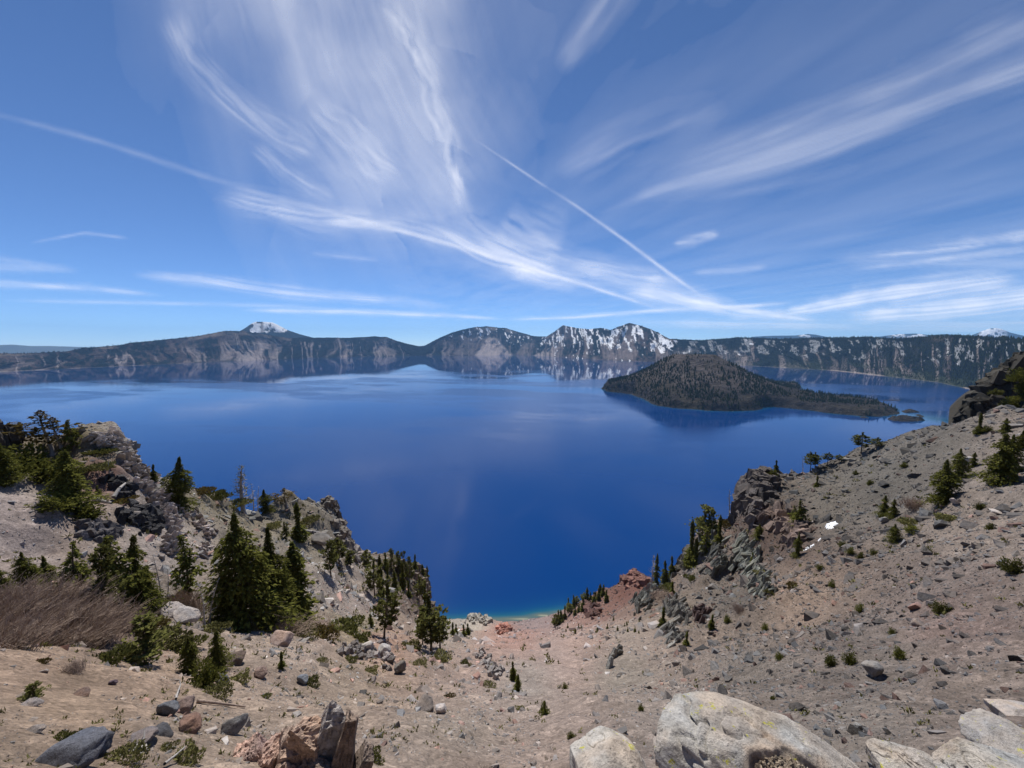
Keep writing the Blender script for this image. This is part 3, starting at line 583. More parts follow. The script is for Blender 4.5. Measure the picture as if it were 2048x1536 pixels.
platy = np.clip(np.exp(-((spx-(230+0.62*(spy-880)))/42)**2)*sstep(1180, 1100, spy)*(spy > 850)+0.9*np.exp(-((spx-640)/110)**2-((spy-1150)/75)**2)+0.7*np.exp(-((spx-350)/60)**2-((spy-1130)/90)**2)+0.5*np.exp(-((spx-500)/160)**2-((spy-1010)/40)**2)+0.35*np.exp(-((spx-60)/130)**2-((spy-1080)/70)**2), 0, 1)
dens += 1.1*platy
pick = (RNG.random(NS*2) < np.clip(dens, 0.03, 1.5)/1.5) & (spx > -120) & (spx < 2170) & (spy < 1620)
idx = np.nonzero(pick)[0][:NS]
u = RNG.random(len(idx)); szp = 1.0/np.sqrt(np.maximum(u, 1/200.0))                                  # power-law sizes
depth = np.maximum(sy_[idx]*CP-sz_[idx]*SP, 0.5)
size = np.clip(szp*depth/FPX*(1.0+0.25*right[idx]+0.35*platy[idx]), 0.006, 1.3)*0.75
near_cap = np.interp(d_[idx], [2, 6, 12, 40], [0.05, 0.10, 0.22, 1.0]); size = np.minimum(size, near_cap)
gc = np.stack([bil(gcol[..., k]) for k in range(3)], -1)[idx]
br = np.exp(RNG.normal(0.0, 0.34, len(idx))-0.16*right[idx])
hue = RNG.random(len(idx)); tintc = np.where((hue < 0.10)[:, None], np.array([1.25, 0.92, 0.84]), np.where((hue > 0.70)[:, None], np.array([0.90, 0.98, 1.06]), np.array([1.0, 1.0, 1.0])))
grey = gc.mean(1, keepdims=True); gc2 = np.clip((0.55*gc+0.45*grey)*br[:, None]*tintc*(1+0.25*platy[idx][:, None]), 0.015, 0.62)
isp = RNG.random(len(idx)) < (0.15+0.85*platy[idx])
yaw = RNG.uniform(0, 6.28, len(idx)); tx = RNG.normal(0, 0.35, len(idx)); ty = RNG.normal(0, 0.35, len(idx))
yaw = np.where(platy[idx] > 0.5, RNG.normal(0.9, 0.5, len(idx)), yaw)
RM = rotmats(yaw, tx, ty)
onsize = size*FPX/depth; order = np.argsort(-onsize)
singles = set(order[:300].tolist())
def zone(px, py, c=None, s=1.0):
    lb, gp = zone0(px, py)
    m = float(np.mean(c)); tone = 'reddish' if c[0] > 1.45*c[2] else ('pale' if m > .30 else ('dark' if m < .14 else 'mid grey'))
    if gp == 'stones on the right scree slope':
        where = 'near the skyline' if py < 1000 else ('below the hemlock pair' if py < 1120 and px > 1750 else ('below the snow patches' if py < 1180 else ('right of the rock rib' if px < 1650 and py < 1300 else ('above the white boulder' if px < 1750 else 'above the lichen boulders'))))
        return ('%s loose stone on the right scree slope %s' % (tone, where), gp)
    return (lb.replace('loose ', tone+' loose ').replace('pale platy', tone+' platy'), gp)
def zone0(px, py):
    if px < 760 and py > 1255: return ('loose weathered stone on the sandy bench at lower left', 'stones on the sandy bench')
    if px < 900 and py <= 1255: return ('pale platy stone on the left ridge slope', 'stones on the left ridge')
    if px < 1280: return ('loose stone in the tan scree gully below the overlook', 'stones in the scree gully')
    return ('grey brown stone on the wide right scree slope', 'stones on the right scree slope')
TEMPL = [(HB[k % 14] if not p else HP[k % 10]) for p in (0, 1) for k in range(14)]
tsel = np.where(isp, 14+RNG.integers(0, 10, len(idx)), RNG.integers(0, 14, len(idx)))
smesh = {}
def stone_objs():
    for q in sorted(singles):
        k = int(tsel[q]); i = idx[q]
        if k not in smesh:
            V, F = TEMPL[k]; smesh[k] = mesh('stone', V, F, M['rock'], False)
        o = obj('stone', smesh[k]); s_ = float(size[q]); m4 = Matrix(RM[q].tolist()).to_4x4()
        o.matrix_world = Matrix.Translation((sx_[i], sy_[i], sz_[i]-0.10*s_)) @ m4 @ Matrix.Diagonal((s_, s_, s_*0.95, 1))
        o.color = (*gc2[q].tolist(), 1)
        lb, gp = zone(spx[i], spy[i], gc2[q], size[q]); tag(o, lb, 'stone', gp)
stone_objs()
vv, ff, cc_, off = [], [], [], 0
keepm = np.ones(len(idx), bool); keepm[list(singles)] = False
for k in range(28):
    s_ = np.nonzero((tsel == k) & keepm)[0]
    if len(s_) == 0: continue
    V, F = TEMPL[k]; W = np.einsum('nij,vj->nvi', RM[s_], V)*size[s_][:, None, None]
    W += np.stack([sx_[idx[s_]], sy_[idx[s_]], sz_[idx[s_]]-0.05*size[s_]], -1)[:, None, :]
    vv.append(W.reshape(-1, 3)); ff.append((F[None]+(np.arange(len(s_))*len(V))[:, None, None]+off).reshape(-1, 3)); cc_.append(np.repeat(gc2[s_], len(V), 0)); off += len(s_)*len(V)
me = mesh('scree', np.concatenate(vv), np.concatenate(ff), M['stone'], False, np.concatenate(cc_))
tag(obj('scree_rubble', me), 'countless small loose stones covering the slopes', None, kind='stuff')

# ---- larger rocks: faceted bodies cut by random planes, then weathered
def rock_mesh(name, seed, sub=4, planes=16, dims=(1, 1, 1), rough=0.06, mat=None, freq=2.0, tilt=0.0, sharp=0.0):
    r = np.random.default_rng(seed); bm = bmesh.new(); bmesh.ops.create_icosphere(bm, subdivisions=sub, radius=1.0)
    U = np.array([v.co[:] for v in bm.verts]); F = np.array([[v.index for v in f.verts] for f in bm.faces]); bm.free()
    N = r.normal(size=(planes, 3)); N /= np.linalg.norm(N, axis=1)[:, None]; D = r.uniform(0.62, 1.0, planes)
    dots = U @ N.T; rad_ = np.min(np.where(dots > 0.05, D/np.maximum(dots, 0.05), 9), axis=1); rad_ = np.minimum(rad_, 1.25)
    P = U*rad_[:, None]
    n1_ = fbm(P[:, 0]*freq+seed, P[:, 1]*freq, P[:, 2]*freq, o=5, g=0.55); n2_ = np.abs(fbm(P[:, 0]*freq*1.7+seed, P[:, 1]*freq*1.7+5, P[:, 2]*freq*1.7, o=3))
    P = P*(1+rough*(n1_*1.4-n2_*1.6))[:, None]
    P = P*np.array(dims); return mesh(name, P, F, mat, sharp < 0.5)
def place_rock(name, label, cat, me, px, py, size_, color, rot=(0, 0, 0), sink=0.25, group=None, dz=0.0):
    """stands on the ground seen at (px, py); size_ = metres per unit"""
    g = hit(px, py); o = obj(name, me); o.location = (g.x, g.y, g.z+dz); o.rotation_euler = rot; o.scale = (size_,)*3
    bb = min((Euler(rot).to_matrix() @ Vector(c)).z for c in o.bound_box)*size_
    o.location.z = g.z-bb*(1-2*sink)+dz; o.color = (*color, 1)
    return tag(o, label, cat, group)
def mpp(px, py):
    g = hit(px, py); return max(g.y*CP-g.z*SP, 0.3)/FPX                  # metres per picture pixel there
RK_ = [rock_mesh('boulder', s, 4, 13, (1, 0.85, 0.72), 0.07, M['rock'], 2.2) for s in (11, 12, 13, 14)]
RF_ = [rock_mesh('slab', s, 4, 12, (1.2, 0.8, 0.34), 0.06, M['rock'], 2.4) for s in (21, 22, 23)]
# (label, px, py of the foot, width in px, mesh, colour, rotation)
HERO = [
 ('blue grey angular slab at lower left, the largest on the sand', 150, 1532, 116, RF_[0], (.16,.165,.19), (0.35, -0.25, 0.5)),
 ('dark grey slab leaning on the blue grey slab', 190, 1505, 60, RK_[1], (.15,.15,.165), (0.2, 0.5, 0.2)),
 ('smooth blue grey rock beside the fallen stick', 334, 1428, 40, RK_[0], (.17,.18,.20), (0.1, 0.3, 1.0)),
 ('pinkish grey rock touching the smooth blue grey rock', 370, 1424, 42, RK_[2], (.25,.19,.17), (0.2, -0.2, 0.3)),
 ('reddish brown rock among pebbles left of the spiky boulder', 378, 1462, 46, RK_[3], (.27,.17,.13), (0.3, 0.1, 2.0)),
 ('upright pale grey blade of rock left of the spiky boulder', 466, 1466, 40, RF_[1], (.27,.26,.25), (0.9, -0.5, 0.8)),
 ('pale pinkish slab half buried beside the dead twigs', 290, 1485, 48, RF_[2], (.27,.23,.22), (0.4, 0.3, 2.2)),
 ('dark flat rock behind the pale pinkish slab', 322, 1470, 36, RF_[1], (.12,.12,.13), (0.2, 0.2, 0.1)),
 ('pale flat stone on bare sand at the far left', 75, 1462, 30, RF_[0], (.40,.34,.30), (0.1, 0.05, 0.2)),
 ('small pale stone under the tiny sand seedling', 63, 1410, 26, RF_[1], (.42,.36,.33), (0.1, 0.2, 0.6)),
 ('flat reddish stone lying alone on the sand', 163, 1390, 26, RF_[2], (.22,.15,.12), (0.05, 0.1, 0.1)),
 ('rounded purple stone alone on the sand', 227, 1368, 14, RK_[1], (.18,.13,.15), (0, 0, 0.5)),
 ('dark brown weathered block near the low shrubs', 474, 1325, 36, RK_[2], (.17,.13,.11), (0.1, 0.1, 0.3)),
 ('tall dark split stone beside the bushy seedlings', 446, 1365, 24, RK_[3], (.16,.16,.17), (0.3, 0.9, 0.8)),
 ('blue grey stone in grass above the spiky boulder', 604, 1365, 24, RK_[0], (.20,.22,.25), (0.3, 0.3, 0.6)),
 ('brown cracked rock among rubble above the spiky boulder', 520, 1352, 28, RK_[3], (.25,.18,.15), (0.2, 0.3, 1.9)),
 ('white stone beside the gully, paler than its neighbours', 883, 1425, 24, RK_[1], (.55,.50,.47), (0.4, 0.2, 0.4)),
 ('grey brown boulder in rubble left of the white stone', 850, 1418, 40, RK_[2], (.22,.19,.17), (0.1, 0.3, 1.4)),
 ('pale grey rock on the brow below the tall pines', 738, 1300, 26, RK_[1], (.40,.38,.36), (0.2, 0.3, 1.0)),
 ('whitish rock beside the leaning pine trunk foot', 768, 1305, 24, RK_[3], (.42,.40,.38), (0.3, 0.5, 0.2)),
 ('dark boulder in the left bench rubble', 800, 1345, 30, RK_[0], (.17,.15,.13), (0.3, 0.5, 2.2)),
 ('pink tan broken rock on the bench edge', 568, 1290, 40, RK_[2], (.36,.27,.23), (0.3, 0.4, 0.2)),
 ('pale broken rock pile top stone by the bare shrubs', 350, 1235, 44, RF_[1], (.36,.32,.30), (0.5, 0.5, 0.9)),
 ('pale tilted slab in the rock pile by the bare shrubs', 372, 1246, 46, RF_[2], (.40,.36,.33), (0.8, 0.3, 1.6)),
 ('pale grey flat rock at the foot of the big hemlocks', 442, 1250, 26, RF_[0], (.36,.36,.36), (0.05, 0.1, 0.2)),
 ('grey rock half hidden among bare brown shrubs', 155, 1238, 40, RK_[0], (.20,.18,.17), (0.1, 0.2, 0.4)),
 ('upright pinkish stone between white boulders at the bottom', 1322, 1530, 26, RK_[3], (.34,.28,.26), (0.9, 0.2, 0.3)),
 ('large dark stone on the right slope below two shrubs', 1745, 1350, 40, RK_[1], (.24,.23,.22), (0.3, 0.3, 0.7)),
 ('brown boulder standing out high on the right slope', 1833, 1252, 22, RK_[2], (.24,.20,.18), (0.1, 0.4, 0.9)),
 ('dark block on the upper right slope', 1895, 1193, 22, RK_[3], (.17,.15,.14), (0.1, 0.4, 0.2)),
 ('pale flat slab on the slope right of the dark hemlocks', 1910, 1010, 24, RF_[0], (.46,.41,.38), (0.3, 0.6, 0.7)),
 ('long pale slab below the dark right hemlocks', 1997, 1030, 28, RF_[1], (.44,.40,.37), (0.1, 0.2, 0.1)),
 ('grey rock on the right slope beside the bare bush', 1767, 1045, 18, RK_[0], (.26,.25,.24), (0.1, 0.2, 0.6)),
 ('large pale block behind the upper right hemlock', 1937, 924, 16, RK_[1], (.48,.45,.43), (0.2, 0.2, 0.4)),
 ('light slab on the left ridge under the grey snag', 500, 1026, 22, RF_[0], (.34,.34,.32), (0.2, 0.3, 0.4)),
 ('dark slab below the log on the left ridge', 642, 1086, 32, RF_[2], (.20,.18,.16), (0.5, 0.2, 0.3)),
 ('blue grey stone on the right slope above the large boulder', 1882, 1418, 26, RK_[3], (.22,.23,.25), (0.2, 0.2, 0.9)),
 ('rounded pale pebble beside the large white boulder', 1717, 1458, 20, RK_[0], (.34,.33,.31), (0.1, 0.2, 0.9)),
]
for lb, px, py, w, me, c, rot in HERO:
    place_rock('rock', lb, 'rock', me, px, py, 0.5*w*mpp(px, py)/1.0, c, rot)

# the spiky banded boulder at the bottom left: a cluster of tall cracked blades rising from one rock
def block(name, seed, dims, mat, top=0.75, sub=4, rough=0.05, freq=2.0, lean=(0, 0)):
    """an upright broken block: box-like body, narrower and slanted at the top"""
    r = np.random.default_rng(seed); bm = bmesh.new(); bmesh.ops.create_cube(bm, size=2.0)
    for v in bm.verts:
        if v.co.z > 0: v.co.x *= top*r.uniform(0.7, 1.15); v.co.y *= top*r.uniform(0.7, 1.15); v.co.z *= r.uniform(0.62, 1.15)
        else: v.co.x *= r.uniform(0.9, 1.15); v.co.y *= r.uniform(0.9, 1.15)
        v.co.x += lean[0]*(v.co.z+1); v.co.y += lean[1]*(v.co.z+1)
    for _ in range(3):
        n = Vector(r.normal(size=3)).normalized(); res = bmesh.ops.bisect_plane(bm, geom=bm.verts[:]+bm.edges[:]+bm.faces[:], plane_co=n*r.uniform(0.85, 1.15), plane_no=n, clear_outer=True)
        ed = [e for e in res['geom_cut'] if isinstance(e, bmesh.types.BMEdge)]
        if ed: bmesh.ops.contextual_create(bm, geom=ed)
    bmesh.ops.triangulate(bm, faces=bm.faces[:])
    for _ in range(sub):
        bmesh.ops.subdivide_edges(bm, edges=[e for e in bm.edges if e.calc_length() > 0.16], cuts=1, use_grid_fill=True); bmesh.ops.triangulate(bm, faces=bm.faces[:])
        if len(bm.faces) > 9000: break
    bm.normal_update(); bm.verts.index_update()
    P = np.array([v.co[:] for v in bm.verts]); N = np.array([v.normal[:] for v in bm.verts]); F = np.array([[v.index for v in f.verts] for f in bm.faces]); bm.free()
    q = P*np.array([1, 1, 0.55])
    n1_ = fbm(q[:, 0]*freq+seed, q[:, 1]*freq, q[:, 2]*freq, o=5, g=0.55); cr = np.abs(fbm(P[:, 0]*freq*1.5+seed+3, P[:, 1]*freq*1.5, P[:, 2]*freq*0.8, o=3)); crack = -sstep(0.07, 0.0, cr)
    P = P+N*(rough*(1.5*n1_+0.9*crack))[:, None]
    return mesh(name, P*np.array(dims), F, mat, False)
def cluster(name, label, cat, px, py, unit, parts, mat, group=None, part='rock_blade'):
    g = hit(px, py); root = empty(name, g); tag(root, label, cat, group)
    for k, (dx, dy, dz, dims, rot, col, top) in enumerate(parts):
        me = block(part, 900+k+int(px), dims, mat, top, rough=.11, freq=2.6); o = obj(part, me, root)
        o.location = Vector((dx, dy, dz))*unit; o.rotation_euler = rot; o.scale = (unit,)*3; o.color = (*col, 1)
    return root
U = mpp(610, 1520)
tan_, pnk, gry, drk = (.46, .33, .25), (.50, .35, .29), (.44, .39, .35), (.26, .20, .16)
cluster('spiky_boulder', 'large spiky orange brown boulder with yellow lichen in the left foreground', 'boulder', 590, 1530, U*100, [
 (0.55, 0.15, 0.22, (.44, .36, .78), (0.10, 0.34, 0.3), gry, .42), (0.92, 0.05, 0.20, (.26, .36, .82), (0.05, 0.22, 0.2), drk, .40), (0.28, 0.10, 0.22, (.40, .36, .62), (0.15, 0.22, -0.2), tan_, .7),
 (-0.10, 0.02, 0.12, (.30, .34, .56), (0.2, 0.15, 0.4), tan_, .7), (-0.42, 0.0, 0.0, (.26, .34, .50), (0.1, 0.2, -0.3), pnk, .8), (-0.85, 0.05, 0.0, (.30, .30, .42), (0.1, -0.15, 0.5), pnk, .8), (-1.05, 0.1, -0.05, (.16, .22, .40), (0.1, -0.2, 0.1), drk, .6),
 (-0.62, -0.25, -0.15, (.40, .26, .34), (0.3, 0.1, 0.2), pnk, .8), (0.10, -0.30, -0.1, (.34, .26, .46), (0.3, 0.1, 0.7), tan_, .8), (0.58, -0.26, -0.08, (.40, .28, .52), (0.25, -0.1, -0.2), drk, .75), (1.22, 0.05, -0.12, (.20, .24, .40), (0.1, 0.45, 0.5), drk, .6), (-1.05, -0.3, -0.25, (.34, .3, .3), (0.1, 0.1, .9), pnk, .8)], M['rock_streak'])
# the pale rounded boulders at the bottom right
def dome(name, seed, a, b, h, mat, pit=None, n=220, tiltx=0.0):
    """a low whaleback boulder; pit = (x, y, rx, ry, depth) hollow filled with gravel"""
    th = np.linspace(0, 2*np.pi, n, endpoint=False); ph = np.linspace(0.0, 1.0, 120); T, Pp = np.meshgrid(th, ph)
    rr = np.sin(Pp*np.pi*0.62); zz = np.cos(Pp*np.pi*0.62)
    X = rr*np.cos(T); Y = rr*np.sin(T); q = fbm(X*1.4+seed, Y*1.4, zz*1.4, o=5); cr = np.abs(fbm(X*2.2+seed+7, Y*1.1, zz*2+1, o=3))
    fr = np.random.default_rng(seed+50); FN = fr.normal(size=(15, 3)); FN /= np.linalg.norm(FN, axis=1)[:, None]; FD = fr.uniform(.70, .96, 15)
    fac = np.full(X.shape, 9.0)
    for fn_, fd_ in zip(FN, FD):
        dt = X*fn_[0]+Y*fn_[1]+zz*fn_[2]; fac = np.minimum(fac, np.where(dt > .05, fd_/np.maximum(dt, .05), 9))
    k = np.minimum(fac, 1.15)*(1+0.10*fbm(X*0.8+seed, Y*0.8+4, zz*0.8, o=2)+0.10*q-0.09*sstep(0.06, 0, cr))
    X, Y, Z = X*a*k, Y*b*k, zz*h*k; C = np.ones(X.shape+(3,))*np.array([.43, .415, .385])
    warm = sstep(0.05, 0.4, fbm(X*1.3+3, Y*1.3+seed, o=4))[..., None]; C = C*(1-0.5*warm)+np.array([.40, .32, .25])*0.5*warm
    if pit:
        dd = np.hypot((X-pit[0])/pit[2], (Y-pit[1])/pit[3])*(1+0.25*fbm(X*3, Y*3, o=3)); w = sstep(1.05, 0.8, dd); Z = Z-pit[4]*w*(Z > 0)
        C = C*(1-w[..., None])+np.array([.21, .165, .125])*w[..., None]; ring = (sstep(1.35, 1.05, dd)*(1-w))[..., None]*0.6; C = C*(1-ring)+np.array([.40, .29, .20])*ring
    return mesh(name, np.stack([X, Y, Z], -1).reshape(-1, 3), gridfaces(120, n, wrap=True), mat, True, C.reshape(-1, 3))
M['pale'] = m_rock('rock_pale', 'attr', 1.15, lichen=(0.46, 0.43, 0.05), scale=1.1)
def put(name, label, me, px, py, depth_m, rot, cat='boulder'):
    k_ = mpp(px, py)*100*depth_m; depth_m = mpp(px, py)*FPX*depth_m
    """px, py: where its middle is seen; depth_m: as a share of the distance to the ground there"""
    xc = (px-1024)/FPX; yc = (768-py)/FPX; o = obj(name, me); o.location = Vector((xc, CP+yc*SP, -SP+yc*CP))*depth_m; o.rotation_euler = rot; o.scale = (k_,)*3
    return tag(o, label, cat)
big = put('pale_boulder', 'broad white boulder with a gravel filled hollow at the bottom right', dome('pale_boulder', 3, 2.3, 1.5, .85, M['pale'], (-0.15, -0.20, 1.0, .72, .12)), 1595, 1618, 1.0, (0.22, 0.22, -0.28))
put('pale_boulder', 'smooth pale boulder tip at the bottom edge left of the large white one', dome('pale_boulder', 8, .85, .8, .62, M['pale']), 1210, 1562, 1.0, (0.1, 0.1, 0.4))
put('pale_boulder', 'low pale rock stained yellow beside the large white boulder', dome('pale_boulder', 12, .85, .7, .5, M['pale']), 1835, 1556, 0.97, (0.15, 0.1, 0.2))
put('pale_boulder', 'pale boulder at the lower right corner with a grass tuft on it', dome('pale_boulder', 15, .95, .7, .55, M['pale']), 1985, 1562, 0.97, (0.15, -0.05, 0.1))
M['darklich'] = m_rock('rock_grey_lichen', 'obj', 1.0, lichen=(0.52, 0.49, 0.03), scale=1.6)
rm1 = rock_mesh('lichen_boulder', 31, 5, 11, (1.15, .8, .62), .06, M['darklich'], 2.0); o = put('lichen_boulder', 'grey boulder with bright yellow lichen at the right edge', rm1, 2010, 1490, 0.95, (0.2, 0.1, 0.5)); o.scale = o.scale*.62; o.color = (.40, .37, .34, 1)
rm2 = rock_mesh('lichen_boulder', 34, 5, 10, (1.2, .8, .5), .05, M['darklich'], 2.0); o = put('flat_topped_boulder', 'flat topped boulder with a dark side at the right edge', rm2, 2040, 1432, 0.96, (0.1, 0.15, 0.2)); o.scale = o.scale*.5; o.color = (.42, .37, .33, 1)
# gravel lying in the hollow of the white boulder
gr = np.random.default_rng(5); n = 900; aa = gr.uniform(0, 6.28, n); rr = np.sqrt(gr.random(n))
bx_, by_ = -0.15+.92*rr*np.cos(aa), -.30+.66*rr*np.sin(aa)
Vb = np.array([v.co[:] for v in big.data.vertices]); vv, ff, off = [], [], 0
RMg = rotmats(gr.uniform(0, 6.28, n), gr.normal(0, .4, n), gr.normal(0, .4, n)); cg = []
for k in range(n):
    V, F = HB[k % 14]; i = np.argmin((Vb[:, 0]-bx_[k])**2+(Vb[:, 1]-by_[k])**2+10*(Vb[:, 2] < 0)); s_ = gr.uniform(.018, .05)
    vv.append((V @ RMg[k].T)*s_+np.array([bx_[k], by_[k], Vb[i, 2]+.3*s_])); ff.append(F+off); off += len(V); cg.append(np.tile(np.array([.36, .30, .23])*gr.uniform(.45, 1.4), (len(V), 1)))
go = obj('gravel', mesh('gravel', np.concatenate(vv), np.concatenate(ff), M['stone'], False, np.concatenate(cg)), big); go['kind'] = 'stuff'

# ---- crags: outcrops broken into slabs and blocks, each block a piece of its own
CB = [block('rock_block', 300+s, (1, .8, 1.0), M['rock'], .7, sub=2, rough=.12) for s in range(5)]
CS = [block('rock_slab', 320+s, (.9, .34, 1.5), M['rock'], .6, sub=2, rough=.10) for s in range(5)]
def crag(label, pts, n, bs, col, style='block', dip=(0.2, 0.0), yaw=0.4, group=None, seed=0, up=0.35, name='rock_outcrop', spread=1.0, var=0.25):
    """blocks set along a ground outline given by sight points [(px, py)...]; bs = block half size in px"""
    r = random.Random(seed+int(pts[0][0])); g0 = hit(*pts[len(pts)//2]); root = empty(name, g0); tag(root, label, 'rock outcrop', group)
    for k in range(n):
        a = r.random()*(len(pts)-1); i = int(a); t = a-i
        px = pts[i][0]*(1-t)+pts[i+1][0]*t+r.gauss(0, bs*1.15*spread); py = pts[i][1]*(1-t)+pts[i+1][1]*t+r.gauss(0, bs*0.95*spread)
        g = hit(px, py); s_ = bs*mpp(px, py)*r.choice((.45, .6, .75, 1.0, 1.25)); tm = (CS if style == 'slab' else CB)[r.randrange(5)]
        o = obj('rock_slab' if style == 'slab' else 'rock_block', tm, root)
        if g.length > 3*g0.length+60: g = g0
        o.location = Vector((g.x, g.y, g.z+up*s_))-g0
        o.rotation_euler = (dip[0]+r.gauss(0, .22), dip[1]+r.gauss(0, .22), yaw+r.gauss(0, .35 if style == 'slab' else 1.2)); o.scale = (s_*r.uniform(.8, 1.2), s_*r.uniform(.8, 1.2), s_*r.uniform(.8, 1.35))
        f = math.exp(r.gauss(0, var)); o.color = (col[0]*f, col[1]*f, col[2]*f, 1)
    return root
blk, gry2, wht, red, brn, grn_ = (.035,.034,.036), (.17,.165,.15), (.40,.36,.33), (.19,.10,.08), (.15,.11,.09), (.17,.175,.15)
crag('black lava outcrop under the pale platy ridge', [(245,1030),(285,1040),(310,1030),(300,1070)], 87, 8.84, blk, seed=1)
crag('black rock knob higher on the left ridge', [(215,960),(240,970),(255,985)], 45, 6.8, blk, seed=2)
crag('dark grey boulder heap left of the black lava', [(165,1060),(190,1050),(230,1065),(200,1080)], 49, 7.48, (.12,.11,.11), seed=3)
crag('pale platy rock crest at the top of the left ridge', [(185,885),(215,880),(240,892),(265,925),(285,950)], 114, 7.48, wht, 'slab', (0.9, 0.2), 0.9, seed=4)
crag('pale fanned rock plates on the flank of the left ridge', [(285,960),(300,990),(330,1020),(345,1060),(340,1110)], 152, 7.48, (.36,.32,.30), 'slab', (0.7, 0.5), 1.1, seed=5, up=.2)
crag('pale rock plates on the spur behind the slim hemlock', [(350,1010),(390,1040),(420,1070),(400,1110)], 87, 6.12, (.38,.33,.30), 'slab', (0.9, 0.2), 0.6, seed=6, up=.2)
crag('dark upright rock pillar at the left picture edge', [(-10,890),(5,885),(12,880)], 41, 14.96, (.07,.062,.055), seed=7, up=1.0, spread=.5)
crag('small jagged pinnacle at the tip of the left ridge', [(652,1012),(662,1008),(672,1014)], 38, 6.12, (.13,.115,.10), 'block', (0.1, 0.1), 0.4, seed=8, up=1.1, spread=.7)
crag('dark cliff edge below the pinnacle', [(672,1030),(682,1060),(692,1085),(704,1112)], 76, 6.8, (.17,.15,.13), seed=9, up=.5)
crag('pale cliff band beneath the left cliff trees', [(690,1085),(712,1110),(735,1125)], 38, 6.12, (.26,.23,.21), seed=10)
crag('dark rocky edge among the clustered cliff pines', [(800,1140),(835,1150),(850,1175),(858,1210)], 68, 6.12, (.15,.125,.105), seed=11)
crag('tall dark cliff at the end of the right ridge', [(1492,950),(1500,975),(1495,1005),(1510,1025),(1530,975),(1520,950)], 171, 10.2, (.095,.082,.075), seed=12, up=.5)
crag('brown rock band above the snow patch', [(1530,1030),(1560,1045),(1590,1060),(1610,1070),(1570,1085)], 114, 8.84, brn, seed=13)
crag('jagged grey green rib of slabs below the brown band', [(1480,1075),(1495,1110),(1500,1140),(1510,1165),(1540,1180)], 152, 8.84, grn_, 'slab', (0.35, 0.35), 0.5, seed=14, up=.45)
crag('shadowed grey crag under the cliff edge trees', [(1405,1090),(1425,1105),(1440,1125),(1430,1140)], 87, 8.84, (.13,.13,.115), 'slab', (0.2, 0.3), 0.4, seed=15, up=.4)
crag('dark crag foot at the cliff corner by the lake', [(1366,1130),(1375,1110),(1385,1090)], 49, 7.48, (.13,.12,.10), seed=16)
crag('fanned grey slab outcrop above the gully', [(1335,1215),(1355,1220),(1365,1235)], 64, 7.48, gry2, 'slab', (0.3, 0.6), 0.7, seed=17, up=.5)
crag('grey ribbed outcrop at the gully edge', [(1275,1225),(1285,1205),(1300,1190),(1320,1180)], 76, 6.8, (.16,.165,.15), 'slab', (0.2, 0.3), 0.5, seed=18, up=.5)
crag('dark red brown rock fin beside the fanned slabs', [(1392,1225),(1400,1235),(1410,1225)], 38, 6.12, (.10,.07,.065), 'slab', (0.2, 0.2), 0.3, seed=19, up=.5)
crag('broken grey rocks below the fanned slabs', [(1325,1255),(1345,1265),(1360,1280),(1335,1285)], 76, 6.12, gry2, 'slab', (0.4, 0.4), 0.6, seed=20)
crag('single upright slab beside the scree chute', [(1229,1325),(1232,1318)], 6, 10, gry2, 'slab', (0.1, 0.3), 0.4, seed=21, up=.6)
crag('red rock peak above the lake shore', [(1250,1165),(1265,1152),(1280,1160),(1290,1165)], 76, 6.12, red, seed=22)
crag('dark red cliff below the shore trees', [(1170,1225),(1185,1215),(1190,1235)], 45, 6.12, (.11,.062,.052), seed=23)
crag('pale rock stack on the lake shore', [(938,1240),(950,1232),(962,1236),(980,1245)], 87, 4.76, (.30,.28,.24), seed=24, up=.6)
crag('grey broken rocks on the left edge of the chute', [(960,1310),(985,1335),(1005,1350)], 57, 5.44, (.25,.23,.22), seed=25)
crag('red earth spur above the beach', [(990,1262),(1005,1255),(1020,1262)], 30, 4.76, (.33,.16,.12), seed=26)
crag('dark ledge rocks below the left pines', [(690,1300),(740,1310),(790,1330)], 57, 6.12, (.20,.18,.17), seed=27, up=.2)
